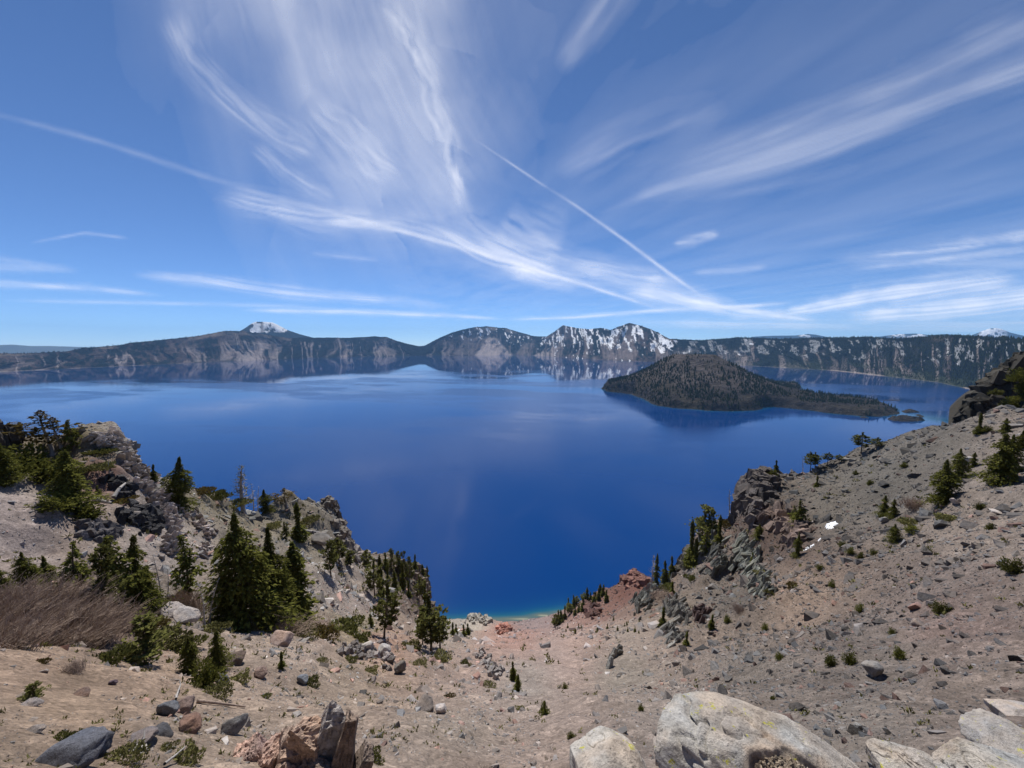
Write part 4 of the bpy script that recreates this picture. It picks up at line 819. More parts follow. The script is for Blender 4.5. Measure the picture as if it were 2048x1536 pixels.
# far right: a dark cliff standing beyond the brow of the right-hand slope
def cliff():
    r = random.Random(5); az, s = ray(2010, 800); Rr = 150.0; g0 = Vector((Rr*math.sin(az), Rr*math.cos(az), Rr*float(s)-30)); root = empty('rock_cliff', g0)
    tag(root, 'tall dark rock cliff rising at the right edge above the lake', 'rock outcrop')
    me = None
    for k in range(330):
        px = r.uniform(1938, 2085); lim = np.interp(px, [1935, 1945, 1965, 1990, 2020, 2048, 2200], [850, 815, 780, 755, 735, 712, 640]); py = lim+(r.random()**1.1*(880-lim) if k % 3 else r.uniform(0, 14))
        a, s = ray(px, py); rr = 138+0.05*(px-1940)+(880-py)*0.10+r.gauss(0, 2.0); s_ = r.choice((1.0, 1.4, 1.9, 2.5))
        o = obj('rock_block', CB[r.randrange(5)], root); o.location = Vector((rr*math.sin(a), rr*math.cos(a), rr*float(s)-0.7*s_))-g0
        o.rotation_euler = (r.gauss(0, .25), r.gauss(0, .25), r.random()*6); o.scale = (s_, s_, s_*1.15); f = math.exp(r.gauss(0, .3)); o.color = (.036*f, .033*f, .027*f, 1)
    # the body behind the blocks
    V = []; 
    for px in np.linspace(1968, 2260, 34):
        lim = np.interp(px, [1935, 1945, 1965, 1990, 2020, 2048, 2200], [846, 818, 785, 760, 740, 716, 645])
        for py, dr in ((lim+40, 9), (lim+46, 6), (lim+80, 3), (930, 0)):
            a, s = ray(px, min(py, 930)); rr = 146+0.05*(px-1940)+dr+(880-min(py, 930))*0.10; V.append((rr*math.sin(a), rr*math.cos(a), rr*float(s)))
    V = np.array(V)-np.array(g0)[None]; V2 = V+np.array([0, 8, 0]); body = mesh('cliff_body', np.concatenate([V, V2]), np.concatenate([gridfaces(34, 4), gridfaces(34, 4, flip=True)+len(V)]), M['rock'], False)
    o = obj('cliff_body', body, root); o.color = (.034, .031, .025, 1)
cliff()

# ---- snow patches left over on the right slope
M['snow'] = (lambda t: (t.bsdf(t.ramp(t.noise(t.n('TexCoord').outputs['Object'], 2.0, 5, .6), [(.3, (.74, .77, .82)), (.6, (.88, .89, .92))]), .6, t.bump(t.noise(t.n('TexCoord').outputs['Object'], 3.0, 4, .6), .5, .1), .3), t.m)[1])(NT('old_snow'))
def snow(label, poly, lift=0.15):
    P = np.array(poly, float); k_ = np.linspace(0, len(P), 45)[:-1]; P = np.stack([np.interp(k_, np.arange(len(P)+1), np.append(P[:, q], P[0, q])) for q in (0, 1)], -1); P = P+(P-P.mean(0))*(0.28*fbm(k_*1.3, P[:, 1]*.2, o=3))[:, None]; c = P.mean(0); n = len(P); rings = 9; V = []
    for k in range(rings+1):
        for q in P:
            w = c+(q-c)*(k/rings); g = hit(*w); V.append((g.x, g.y, g.z+lift*(1-(k/rings)**3)+(0.02 if k < rings else -0.03)))
    V = np.array(V); tag(obj('snow_patch', mesh('snow_patch', V, gridfaces(rings+1, n, wrap=True), M['snow'], True)), label, 'snow patch', 'snow patches on the right slope')
snow('wide bright snow patch lying on the right slope', [(1648,1056),(1652,1048),(1663,1043),(1672,1042),(1680,1046),(1674,1053),(1665,1057),(1657,1060),(1652,1058)])
snow('narrow curved snow strip beneath the brown rock band', [(1603,1103),(1610,1097),(1620,1092),(1629,1088),(1631,1091),(1622,1097),(1612,1101)])
snow('tiny snow sliver above the narrow snow strip', [(1634,1083),(1639,1079),(1642,1076),(1643,1079),(1638,1083)])
# ================================================================ trees and shrubs
def m_leaf(name, c1, c2, tr=0.25):
    t = NT(name); tc = t.n('TexCoord').outputs['Object']; oi = t.n('ObjectInfo')
    n = t.noise(tc, 34.0, 3, 0.7); c = t.ramp(n, [(0.32, c1), (0.68, c2)])
    hv = t.n('HueSaturation'); t.l(c, hv.inputs['Color']); mr = t.n('MapRange'); t.l(oi.outputs['Random'], mr.inputs[0]); mr.inputs[3].default_value = 0.75; mr.inputs[4].default_value = 1.25; t.l(mr.outputs[0], hv.inputs['Value'])
    d = t.n('BsdfDiffuse'); tl = t.n('BsdfTranslucent'); mx = t.n('MixShader'); mx.inputs[0].default_value = tr
    t.l(hv.outputs[0], d.inputs[0]); t.l(hv.outputs[0], tl.inputs[0]); t.l(d.outputs[0], mx.inputs[1]); t.l(tl.outputs[0], mx.inputs[2]); t.l(mx.outputs[0], t.out.inputs[0]); return t.m
def m_bark(name, c1, c2):
    t = NT(name); tc = t.n('TexCoord').outputs['Object']; mp = t.n('Mapping'); mp.inputs['Scale'].default_value = (30, 30, 5); t.l(tc, mp.inputs['Vector'])
    n = t.noise(mp.outputs[0], 1.0, 5, .7); t.bsdf(t.ramp(n, [(.3, c1), (.7, c2)]), .95, t.bump(n, .6, .01), .1); return t.m
M['hem'] = m_leaf('needles_hemlock', (.042, .052, .013), (.175, .170, .040)); M['pin'] = m_leaf('needles_pine', (.058, .066, .022), (.185, .180, .055))
M['olv'] = m_leaf('leaves_olive', (.06, .065, .02), (.15, .145, .045)); M['rust'] = m_leaf('needles_rusty', (.07, .055, .02), (.15, .11, .035))
M['mat'] = m_leaf('leaves_mat', (.10, .10, .035), (.22, .20, .08), .15)
M['farn'] = m_leaf('needles_far', (.020, .027, .016), (.050, .058, .026), .1)
M['bark'] = m_bark('bark_brown', (.06, .045, .035), (.17, .135, .11)); M['dead'] = m_bark('wood_bleached', (.20, .18, .165), (.46, .43, .40)); M['twig'] = m_bark('twig_brown', (.17, .125, .10), (.46, .36, .29))
def tubes(P0, P1, r0, r1, sides=3):
    """thin tapered sticks from P0 to P1"""
    n = len(P0); d = P1-P0; L = np.linalg.norm(d, axis=1, keepdims=True)+1e-9; d = d/L
    a = np.where(np.abs(d[:, 2:3]) > .9, np.array([[1., 0, 0]]), np.array([[0, 0, 1.]])); u = np.cross(d, a); u /= np.linalg.norm(u, axis=1, keepdims=True); w = np.cross(d, u)
    th = np.arange(sides)*2*np.pi/sides; ring = u[:, None, :]*np.cos(th)[None, :, None]+w[:, None, :]*np.sin(th)[None, :, None]
    V = np.concatenate([P0[:, None, :]+ring*np.reshape(r0, (-1, 1, 1)), P1[:, None, :]+ring*np.reshape(r1, (-1, 1, 1))], 1).reshape(-1, 3)
    k = np.arange(sides); q = np.stack([k, (k+1) % sides, sides+(k+1) % sides, sides+k], -1)
    return V, (q[None]+(np.arange(n)*2*sides)[:, None, None]).reshape(-1, 4)
def trunk_mesh(seed, h=1.0, r=.022, bend=.02, mat=None, topr=.12):
    g = np.random.default_rng(seed); n = 12; t = np.linspace(0, 1, n); ph = g.uniform(0, 6.28, 2)
    cx = bend*np.sin(t*2.6+ph[0])*t; cy_ = bend*np.sin(t*2.1+ph[1])*t; rad_ = r*((1-t)**.8*(1-topr)+topr)*(1+.9*np.exp(-t*22)); th = np.arange(8)*2*np.pi/8
    V = np.stack([cx[:, None]+rad_[:, None]*np.cos(th), cy_[:, None]+rad_[:, None]*np.sin(th), (t*h-.03)[:, None]+0*th[None]], -1).reshape(-1, 3)
    return mesh('trunk', V, gridfaces(n, 8, wrap=True), mat or M['bark'], True), (lambda z: (np.interp(z, t*h, cx), np.interp(z, t*h, cy_)))
def sprays(P, D, l, w, g, up=.75):
    """needle sprays: slim diamonds starting at P along D"""
    n = len(P); D = D/(np.linalg.norm(D, axis=1, keepdims=True)+1e-9); N = g.normal(size=(n, 3))*.55+np.array([0, 0, up]); S = np.cross(D, N); S /= np.linalg.norm(S, axis=1, keepdims=True)+1e-9
    l = np.reshape(l, (-1, 1)); w = np.reshape(w, (-1, 1))
    V = np.stack([P, P+D*l*.45+S*w, P+D*l, P+D*l*.45-S*w], 1).reshape(-1, 3)
    return V, np.arange(4*n).reshape(n, 4)
def conifer(seed, base=.05, rad=.21, nb=330, power=.85, droop=.35, lift=.15, per=13, sl=.046, gaps=.0, bare=.0, flag=None, mat='hem', lump=.3, bend=.02, tr=.02, wide=.30, tip=0.0, trunkmat='bark'):
    g = np.random.default_rng(seed); tm, cen = trunk_mesh(seed, 1.0, tr, bend, M[trunkmat])
    u = (np.arange(nb)+g.random(nb))/nb; z = base+(1-base)*(1-(1-u)**1.0)*.985; a = np.arange(nb)*2.39996+g.normal(0, .5, nb)
    t = (z-base)/(1-base); prof = np.maximum((1-t)**power, .02+tip*(1-t))*np.minimum(1, .55+t*5)
    if lump: prof = prof*(1+lump*1.5*vnoise(z*9+seed, a*.0+seed))
    L = rad*prof*g.uniform(.48, 1.25, nb)
    dirn = vnoise(np.cos(a)*1.3+seed, np.sin(a)*1.3, z*6); keep = dirn > -1+gaps*1.35
    if flag is not None: L = L*np.clip(.25+1.1*(np.cos(a-flag)*.5+.5), .15, 1.35)
    z, a, L = z[keep], a[keep], L[keep]; nb = len(z); cx, cy_ = cen(z)
    s = bare+(1-bare)*g.random((nb, per))**.62; dx, dy = np.cos(a)[:, None], np.sin(a)[:, None]; side = g.normal(0, .13, (nb, per))*L[:, None]*(.4+s)
    X = cx[:, None]+dx*s*L[:, None]-dy*side; Y = cy_[:, None]+dy*s*L[:, None]+dx*side
    Z = z[:, None]+L[:, None]*(lift*s-droop*s*s)+g.normal(0, .007, (nb, per))
    P = np.stack([X, Y, Z], -1).reshape(-1, 3); off = g.normal(0, .75, (nb, per))
    D = np.stack([dx*np.cos(off)-dy*np.sin(off), dy*np.cos(off)+dx*np.sin(off), (lift-2*droop*s)*.8+g.normal(0, .3, (nb, per))], -1).reshape(-1, 3)
    ll = sl*g.uniform(.55, 1.35, len(P))*np.repeat(np.clip(L/rad*1.2+.35, .35, 1.1), per)
    V, F = sprays(P, D, ll, ll*wide, g); cm = mesh('crown', V, F, M[mat], False)
    B0 = np.stack([cx, cy_, z], -1); B1 = np.stack([cx+np.cos(a)*L*.85, cy_+np.sin(a)*L*.85, z+L*(lift*.85-droop*.72)], -1); V, F = tubes(B0, B1, np.full(nb, .0032), np.full(nb, .001)); bm_ = mesh('branches', V, F, M[trunkmat], False)
    return tm, cm, bm_
def deadtree(seed, nb=46, rad=.10, bend=.03, tr=.018, mat='dead', up=.1, sparse=0):
    g = np.random.default_rng(seed); tm, cen = trunk_mesh(seed, 1.0, tr, bend, M[mat], .10); z = g.uniform(.18, .97, nb); a = g.uniform(0, 6.28, nb); L = rad*(1.1-z)*g.uniform(.4, 1.5, nb)+.012
    cx, cy_ = cen(z); B0 = np.stack([cx, cy_, z], -1); m = B0+np.stack([np.cos(a)*L*.6, np.sin(a)*L*.6, L*(g.normal(up, .3, nb))], -1); e = m+np.stack([np.cos(a+.5)*L*.5, np.sin(a+.5)*L*.5, L*g.normal(.3, .4, nb)], -1)
    V1, F1 = tubes(B0, m, np.full(nb, .0055), np.full(nb, .0035)); V2, F2 = tubes(m, e, np.full(nb, .0035), np.full(nb, .0012))
    bm_ = mesh('branches', np.concatenate([V1, V2]), np.concatenate([F1, F2+len(V1)]), M[mat], False); cm = None
    if sparse:
        k = g.integers(0, nb, sparse); P = m[k]+g.normal(0, .012, (sparse, 3)); V, F = sprays(P, g.normal(size=(sparse, 3)), g.uniform(.02, .045, sparse), g.uniform(.005, .010, sparse), g); cm = mesh('crown', V, F, M['pin'], False)
    return tm, cm, bm_
def bushtree(seed, mat='hem', n=1500, sl=.10, flat=.75, lean=0.0):
    """low wind-clipped conifer: needles through a lumpy dome"""
    g = np.random.default_rng(seed); tm, cen = trunk_mesh(seed, .55, .05, .03, M['bark']); d = g.normal(size=(n, 3)); d[:, 2] = np.abs(d[:, 2]); d /= np.linalg.norm(d, axis=1, keepdims=True)
    r = (g.random(n)**.45)*(.72+.5*vnoise(d[:, 0]*2.4+seed, d[:, 1]*2.4, d[:, 2]*2.4)); P = d*r[:, None]*np.array([.5, .5, .92]); P[:, 2] += .05; P[:, 0] += lean*P[:, 2]
    ll = sl*g.uniform(.5, 1.3, n); V, F = sprays(P, d+g.normal(0, .5, (n, 3))+np.array([0, 0, .35]), ll, ll*.28, g); return tm, mesh('crown', V, F, M[mat], False), None
TK = {
 'hem': [conifer(s, .02, .26, 420, .80, .42, .12, 26, .036, lump=.5, wide=.22, gaps=.30) for s in (1, 2, 3)],
 'slim': [conifer(s, .03, .145, 300, .85, .35, .12, 15, .042, lump=.45, wide=.26) for s in (4, 5, 6)],
 'gap': [conifer(s, .08, .22, 230, .75, .45, .12, 11, .055, gaps=.72, lump=.5, bend=.04) for s in (7, 8)],
 'pine': [conifer(s, .22, .17, 130, .45, .0, .35, 15, .062, gaps=.68, bare=.35, lump=.7, mat='pin', bend=.045, tip=.3, tr=.022) for s in (9, 10, 11)],
 'bpine': [conifer(s, .08, .26, 190, .45, .05, .40, 14, .066, gaps=.6, bare=.25, lump=.7, mat='pin', bend=.05, tip=.25) for s in (12, 13)],
 'crown': [conifer(s, .36, .17, 80, .55, .0, .3, 16, .07, gaps=.5, bare=.3, lump=.8, mat='pin', bend=.03, tip=.4) for s in (14, 15)],
 'flag': [conifer(s, .28, .34, 110, .35, -.02, .10, 15, .062, gaps=.65, bare=.35, flag=2.6, lump=.7, mat='rust', bend=.09, tip=.4, tr=.03, trunkmat='dead') for s in (16, 17)],
 'dead': [deadtree(s) for s in (18, 19, 20)],
 'thin': [deadtree(s, 24, .10, .04, .014) for s in (21, 22)],
 'snag': [deadtree(s, 90, .16, .03, .034, sparse=260) for s in (23, 24)],
 'bush': [bushtree(s) for s in (25, 26, 27)],
 'obush': [bushtree(s, 'olv') for s in (28, 29)],
}
def tree(kind, px, py, top, w, label, lean=0.0, var=None, group=None, name=None, sink=0.04):
    g = hit(px, py); yc = (768-top)/FPX; PF = g.y*CP-g.z*SP; PU = g.y*SP+g.z*CP; h = (yc*PF-PU)/(CP+yc*SP); h = max(h, .12)
    vs_ = TK[kind]; v = vs_[(int(px*7+py) if var is None else var) % len(vs_)]; wm = w*PF/FPX
    nat = {'hem': .50, 'slim': .29, 'gap': .44, 'pine': .34, 'bpine': .48, 'crown': .38, 'flag': .5, 'dead': .16, 'thin': .16, 'snag': .25, 'bush': 1.0, 'obush': 1.0}[kind]
    sx = wm/nat; sx = min(max(sx, h*(.85 if kind in ('dead', 'thin', 'snag') else .40)), h*(2.6 if 'bush' in kind else 1.35)); root = empty(name or {'dead': 'dead_tree', 'thin': 'dead_tree', 'snag': 'dead_tree', 'bush': 'dwarf_conifer', 'obush': 'dwarf_conifer', 'pine': 'pine_tree', 'bpine': 'pine_tree', 'crown': 'pine_tree', 'flag': 'pine_tree'}.get(kind, 'hemlock_tree'), (g.x, g.y, g.z-sink*h), 0 if kind == 'flag' else (px*1.7+py) % 6.28, (sx, sx, h*(1+sink)))
    if lean: root.rotation_euler = (0, lean, 0)
    for nm, me in zip(('trunk', 'crown', 'branches'), v):
        if me: obj(nm, me, root)
    return tag(root, label, 'dead tree' if kind in ('dead', 'thin', 'snag') else ('dwarf conifer' if 'bush' in kind else 'tree'), group)
T = [
 ('hem',488,1250,1022,122,'tallest dark hemlock of the dense clump on the left slope'),('hem',545,1252,1052,84,'middle hemlock of the dense clump, right of the tallest'),('slim',592,1252,1085,70,'rightmost hemlock of the dense clump above the bench'),('hem',455,1248,1150,60,'short shaggy hemlock at the left foot of the dense clump'),('hem',520,1255,1120,84,'low hemlock filling the middle of the dense clump'),('slim',572,1254,1130,60,'short hemlock between the middle and right clump trees'),
 ('gap',376,1192,1065,62,'single ragged hemlock between bare trunks and the clump'),('gap',240,1222,1066,84,'broad bushy pine behind the bare shrubs'),('hem',280,1222,1070,62,'dark hemlock beside the broad bushy pine'),('bpine',208,1228,1095,50,'yellowish pine on the near side of the bushy group'),('hem',300,1220,1130,50,'short hemlock at the right of the bushy group'),
 ('hem',55,1182,1102,46,'small pointed hemlock above the brown shrubs, second from the left edge'),('hem',92,1180,1112,42,'small hemlock right of the pointed one above brown shrubs'),('gap',143,1190,1085,60,'leaning ragged hemlock above the brown shrubs',.12),('hem',4,1192,1135,56,'hemlock cut by the left picture edge above the shrubs'),
 ('hem',140,1020,900,86,'dense green hemlock on the upper left slope'),('hem',5,968,885,60,'dark hemlock at the left edge of the upper slope'),('hem',356,1012,912,58,'leaning hemlock on the ridge crest against the lake',.10),('slim',308,965,928,32,'small hemlock behind the ridge crest left of the leaning one'),
 ('flag',106,908,818,70,'windswept snag with foliage streaming to one side on the ridge top'),('flag',125,905,832,60,'second windswept pine just right of the streaming snag'),('gap',148,900,838,48,'wind trimmed hemlock at the right of the ridge top trees'),('thin',72,900,858,26,'small leaning dead tree left of the windswept snag',-.35),
 ('bush',60,935,885,95,'dark low conifer thicket left of the windswept trees'),('bush',95,960,915,90,'low conifer thicket below the windswept trees'),('bush',25,955,905,70,'low conifer thicket at the far left of the ridge top'),('bush',175,1040,1005,60,'low green conifer mat below the dense green hemlock'),('bush',110,1015,985,70,'low conifer skirt left of the dense green hemlock'),('thin',222,960,910,20,'short bleached stub on the left ridge'),('gap',200,1000,970,34,'small thin conifer beside the red earth on the left ridge'),
 ('snag',486,1008,930,34,'tall grey bristly snag on the left ridge crest'),('thin',506,1014,966,24,'slim dead tree right of the bristly snag'),('thin',516,1014,972,22,'second slim dead tree right of the bristly snag'),('hem',531,1020,978,34,'small dark hemlock on the crest right of the snags'),('flag',574,1012,974,34,'small windblown pine near the end of the left ridge'),('slim',599,1078,1002,30,'narrow spire hemlock near the end of the left ridge'),('gap',572,1078,1042,36,'scrubby conifer left of the narrow spire hemlock'),('thin',640,1010,996,10,'tiny dead stick on the left ridge end'),('thin',658,1000,984,12,'dead twig tree on top of the pinnacle'),
 ('pine',662,1152,1080,22,'sparse pine on the cliff below the pinnacle'),('pine',678,1125,1076,20,'pine right of the sparse cliff pine'),('pine',700,1135,1100,16,'short pine on the cliff edge below the pinnacle'),
 ('pine',735,1140,1100,15,'pine standing at the left end of the cliff edge cluster'),('pine',750,1195,1118,22,'dark pine in front of the cliff edge cluster'),('slim',762,1190,1108,18,'narrow conifer in front of the cliff edge cluster'),
 ('pine',768,1276,1160,34,'tall bare stemmed pine leaning over the bench edge',.06),('pine',862,1302,1182,40,'big ragged pine at the left lip of the gully'),('pine',880,1296,1212,28,'shorter pine right of the big ragged gully pine'),('slim',742,1254,1226,16,'tiny conifer left of the bare stemmed pine'),('pine',845,1290,1225,22,'shorter pine left of the big ragged gully pine'),
 ('slim',905,1270,1244,12,'small spire tree beside the pale shore stack'),('slim',912,1270,1248,11,'second small spire tree beside the pale shore stack'),('slim',928,1271,1248,12,'third small spire tree beside the pale shore stack'),('slim',936,1270,1246,11,'spire tree nearest the pale shore stack'),
 ('slim',1026,1360,1323,15,'upper small spire hemlock in the scree chute'),('slim',1035,1382,1347,18,'lower small hemlock in the scree chute'),('bush',1088,1430,1402,24,'little spiky conifer on the tan scree'),('slim',1090,1430,1400,10,'thin leader beside the little spiky conifer'),
 ('hem',381,1345,1274,40,'left upright seedling of the bushy trio on the bench'),('hem',437,1338,1262,46,'right upright seedling of the bushy trio on the bench'),('bush',412,1374,1318,70,'low bright bush under the seedling trio'),('bpine',290,1328,1238,60,'multi stemmed dwarf pine standing on bare sand'),('slim',563,1336,1302,16,'tiny conifer seedling in bench rubble'),('bpine',68,1402,1366,30,'tiny pine seedling on bare sand at left'),
 ('crown',1722,908,864,22,'lone tall pine with a bare stem on the right skyline'),('crown',1753,900,874,15,'smaller skyline pine right of the lone tall pine'),('crown',1621,932,904,16,'left of two paired pines on the right skyline'),('crown',1630,932,904,14,'right of two paired pines on the right skyline'),('crown',1655,929,904,30,'spreading yellow green skyline pine'),('crown',1678,926,908,20,'low skyline pine right of the spreading one'),('thin',1606,934,912,8,'dead stick on the right skyline beside paired pines'),('slim',1552,942,920,12,'small conifer on the cliff top skyline'),('bush',1545,958,938,26,'round green bush on the cliff top'),
 ('hem',1888,1004,918,52,'lower dark hemlock of the staggered pair on the right slope'),('hem',1916,962,896,34,'upper dark hemlock of the staggered pair on the right slope'),('hem',1998,968,866,62,'largest dark hemlock near the right edge'),('hem',2018,950,868,40,'hemlock behind the largest one near the right edge'),('bush',1890,1006,980,50,'dark skirt bush at the foot of the staggered pair'),('slim',1947,935,904,22,'small conifer between the dark hemlock groups'),('slim',1958,868,826,20,'small conifer on the brow below the dark cliff'),('hem',2010,866,836,24,'conifer on the brow near the right edge'),('hem',2040,900,860,36,'bushy conifer cut by the right edge'),('bush',1975,864,850,26,'low shrub conifer beside the brow conifer'),
 ('hem',1767,1034,990,24,'left of two small hemlocks above the snow line'),('hem',1786,1036,998,22,'right of two small hemlocks above the snow line'),('hem',1788,1084,1048,28,'small hemlock below the pair on the right slope'),('slim',1633,974,950,12,'tiny conifer high on the dark scree'),('hem',1594,1112,1062,18,'narrow hemlock beside the curved snow strip'),('gap',1600,1050,1000,30,'ragged hemlock above the brown rock band'),('gap',1588,1055,1012,26,'ragged hemlock left of its twin above the brown band'),('hem',1518,1078,1048,24,'bright young hemlock on the rock rib'),('slim',1505,1130,1104,14,'seedling low on the rock rib'),
 ('dead',1458,1038,976,12,'tall thin dead tree at the foot of the right cliff'),('bpine',1404,1085,1012,36,'tallest pine of the cliff corner trees'),('slim',1437,1092,1028,20,'slim conifer right of the tallest cliff corner pine'),('pine',1422,1070,1018,16,'thin conifer behind the cliff corner pines'),('slim',1382,1132,1038,26,'spire conifer at the very corner of the right cliff'),('slim',1390,1130,1075,24,'short conifer at the corner of the right cliff'),('gap',1412,1110,1060,30,'shaggy conifer below the tallest cliff corner pine'),
 ('dead',1303,1172,1106,14,'tall half dead conifer above the ribbed outcrop'),('slim',1312,1168,1106,14,'tall thin conifer right of the half dead one'),('slim',1330,1158,1120,16,'conifer by the lake edge below the cliff corner'),('slim',1343,1160,1112,16,'taller conifer by the lake edge below the cliff corner'),('slim',1345,1190,1162,14,'short conifer above the fanned slabs'),('slim',1325,1252,1212,16,'dark conifer left of the fanned slabs'),('slim',1372,1292,1262,14,'seedling below the broken grey rocks'),('slim',1423,1260,1228,14,'seedling right of the dark rock fin'),('thin',1357,1218,1168,8,'thin bare pole above the fanned slabs'),
 ('thin',322,1205,1105,18,'left bare pole trunk among the left trees'),('thin',332,1205,1135,26,'leaning bare pole beside the left bare trunk',.2),('thin',408,1250,1170,22,'pale bare trunk left of the dense clump'),('thin',418,1250,1150,36,'leaning bare stem left of the dense clump',.22),('thin',628,1240,1195,18,'small bare stem right of the dense clump',.25),
]
for it in T: tree(*it[:6], lean=(it[6] if len(it) > 6 else 0.0))
rr_ = random.Random(4)
for kd, px, py, top, w, lb in [('bush',2036,765,735,34,'dark bush clinging to the top of the right edge cliff'),('hem',2046,800,752,30,'dark conifer growing on the right edge cliff face'),('bush',2022,815,792,30,'dark bush low on the right edge cliff'),('obush',1992,790,775,24,'olive bush midway up the right edge cliff'),('bush',2040,845,815,36,'dark bush at the foot of the right edge cliff')]:
    a_, s_ = ray(px, py); q_ = 133.0; hh = (py-top)*q_/1.55/FPX; v_ = TK[kd][px % len(TK[kd])]; ww = w*q_/1.55/FPX/(.5 if kd == 'hem' else 1.0)
    ro = empty('dwarf_conifer', (q_*math.sin(a_), q_*math.cos(a_), q_*float(s_)), px, (ww, ww, hh)); tag(ro, lb, 'dwarf conifer')
    for nm, me_ in zip(('trunk', 'crown', 'branches'), v_):
        if me_: obj(nm, me_, ro)
for k, (px, py, top) in enumerate([(772,1140,1104),(784,1142,1098),(797,1143,1102),(808,1165,1104),(806,1178,1124),(820,1168,1112),(830,1145,1108),(845,1155,1128),(855,1172,1130),(838,1200,1150),(790,1180,1140),(776,1165,1128),(850,1205,1158),(818,1195,1160)]):
    tree(rr_.choice(('pine', 'slim', 'slim', 'bpine')), px, py, top, rr_.uniform(11, 15), 'slender conifer in the crowded cliff edge cluster above the lake', group='cliff edge conifer cluster')
for k in range(24):
    px = 1108+k*4.6+rr_.uniform(-3, 3); crest = np.interp(px, [1100, 1130, 1160, 1200, 1240], [1240, 1222, 1206, 1188, 1170]); py = crest+rr_.uniform(2, 26)
    tree(rr_.choice(('slim', 'slim', 'pine')), px, py, py-rr_.uniform(18, 32), rr_.uniform(8, 12), 'dark spire conifer on the red spur above the beach', group='conifers on the red shore spur')
for k in range(16):
    px, py = rr_.uniform(1130, 1290), rr_.uniform(1238, 1268)
    tree('slim', px, py, py-rr_.uniform(7, 13), rr_.uniform(5, 7), 'tiny seedling on the pink scree below the red spur', group='seedlings on the pink scree')
# small round shrubs dotting the right slope
RS = [(1660,1330,26,26,'left of two green shrubs side by side on the right slope'),(1700,1328,26,26,'right of two green shrubs side by side on the right slope'),(1798,1316,22,26,'green shrub right of the side by side shrubs'),(1880,1228,30,34,'tangled green shrub high on the right slope'),(2025,1145,36,46,'dark shrub near the right edge of the slope'),(1558,1320,16,16,'small shrub mid slope above the white boulder'),(1855,1105,14,18,'shrub below the small hemlocks'),(1685,1095,16,18,'olive shrub right of the snow strip'),(1700,1108,16,16,'second olive shrub right of the snow strip'),(1720,1118,16,14,'dark shrub below the olive shrubs'),(1748,1110,16,16,'shrub left of the slope hemlock'),(1828,1065,14,40,'flat green shrub below the small hemlocks'),(1740,970,12,14,'round dark shrub on the dark scree'),(1712,950,12,14,'round shrub higher on the dark scree'),(1808,935,12,18,'shrub on the upper dark scree'),(1785,1270,16,16,'brown green shrub mid right slope'),(1665,1175,16,14,'dull shrub on the tan streak'),(1350,1460,24,20,'scrubby shrub left of the white boulder'),(1282,1420,14,14,'small shrub in the lower scree'),(1130,1378,12,14,'small shrub left in the lower scree'),(1142,1478,12,18,'low shrub near the bottom boulder'),(1545,1400,12,12,'tiny shrub above the white boulder'),(1720,1225,18,18,'shrub on the grey scree'),(1455,1245,14,16,'shrub right of the rock fin'),(1530,1260,14,14,'shrub on the scree right of the fin'),(1960,1020,20,20,'shrub under the largest right hemlock'),(1640,1140,14,16,'shrub on the slope below the snow strip'),(1980,1060,16,16,'shrub right of the long pale slab')]
for px, py, h_, w, lb in RS: tree(rr_.choice(('obush', 'bush')), px, py, py-h_, w, lb, name='round_shrub')['category'] = 'shrub'

# ---- bare brown shrubs: dense sheaves of twigs
def sheaf(seed, n=300, lean=.55):
    g = np.random.default_rng(seed); b = g.normal(0, .30, (n, 2)); a = g.uniform(0, 6.28, n); sp = g.random(n)**.7*.55
    P0 = np.stack([b[:, 0], b[:, 1], np.full(n, -.05)], -1); L = g.uniform(.55, 1.0, n)
    d = np.stack([np.cos(a)*sp+lean*.8, np.sin(a)*sp, np.ones(n)], -1); d /= np.linalg.norm(d, axis=1, keepdims=True); P1 = P0+d*L[:, None]*.6
    d2 = d+g.normal(0, .16, (n, 3))+np.array([.16, 0, .12]); P2 = P1+d2*L[:, None]*.45; k = g.integers(0, n, n); d3 = d2[k]+g.normal(0, .35, (n, 3)); P3 = P1[k]+d3*L[k][:, None]*.34
    parts = [tubes(P0, P1, np.full(n, .011), np.full(n, .0075)), tubes(P1, P2, np.full(n, .0075), np.full(n, .003)), tubes(P1[k], P3, np.full(n, .006), np.full(n, .0025))]
    V, F, o = [], [], 0
    for v, f in parts: V.append(v); F.append(f+o); o += len(v)
    return mesh('bare_shrub', np.concatenate(V), np.concatenate(F), M['twig'], False)
SHF = [sheaf(s) for s in (1, 2, 3)]
def shrub(px, py, w, h, label, k, group='bare brown shrubs on the left bench', rz=0.0):
    g = hit(px, py); m = mpp(px, py); o = obj('bare_shrub', SHF[k % 3]); o.location = (g.x, g.y, g.z); o.rotation_euler = (0, 0, rz); o.scale = (w*m/1.3, w*m/1.3, h*m*.9); tag(o, label, 'shrub', group)
for k, (px, py, w, h) in enumerate([(-15,1262,110,72),(20,1240,105,70),(60,1215,105,56),(60,1275,105,66),(100,1250,105,64),(110,1215,95,48),(150,1268,95,60),(150,1228,85,46),(195,1250,90,50),(205,1275,80,46),(-20,1290,105,58),(25,1296,95,46),(-10,1220,105,60),(110,1290,85,42),(240,1262,70,42),(170,1290,70,34)]):
    shrub(px, py, w, h, 'leaning leafless brown shrub in the thicket on the left bench', k, rz=rr_.uniform(-.3, .3))
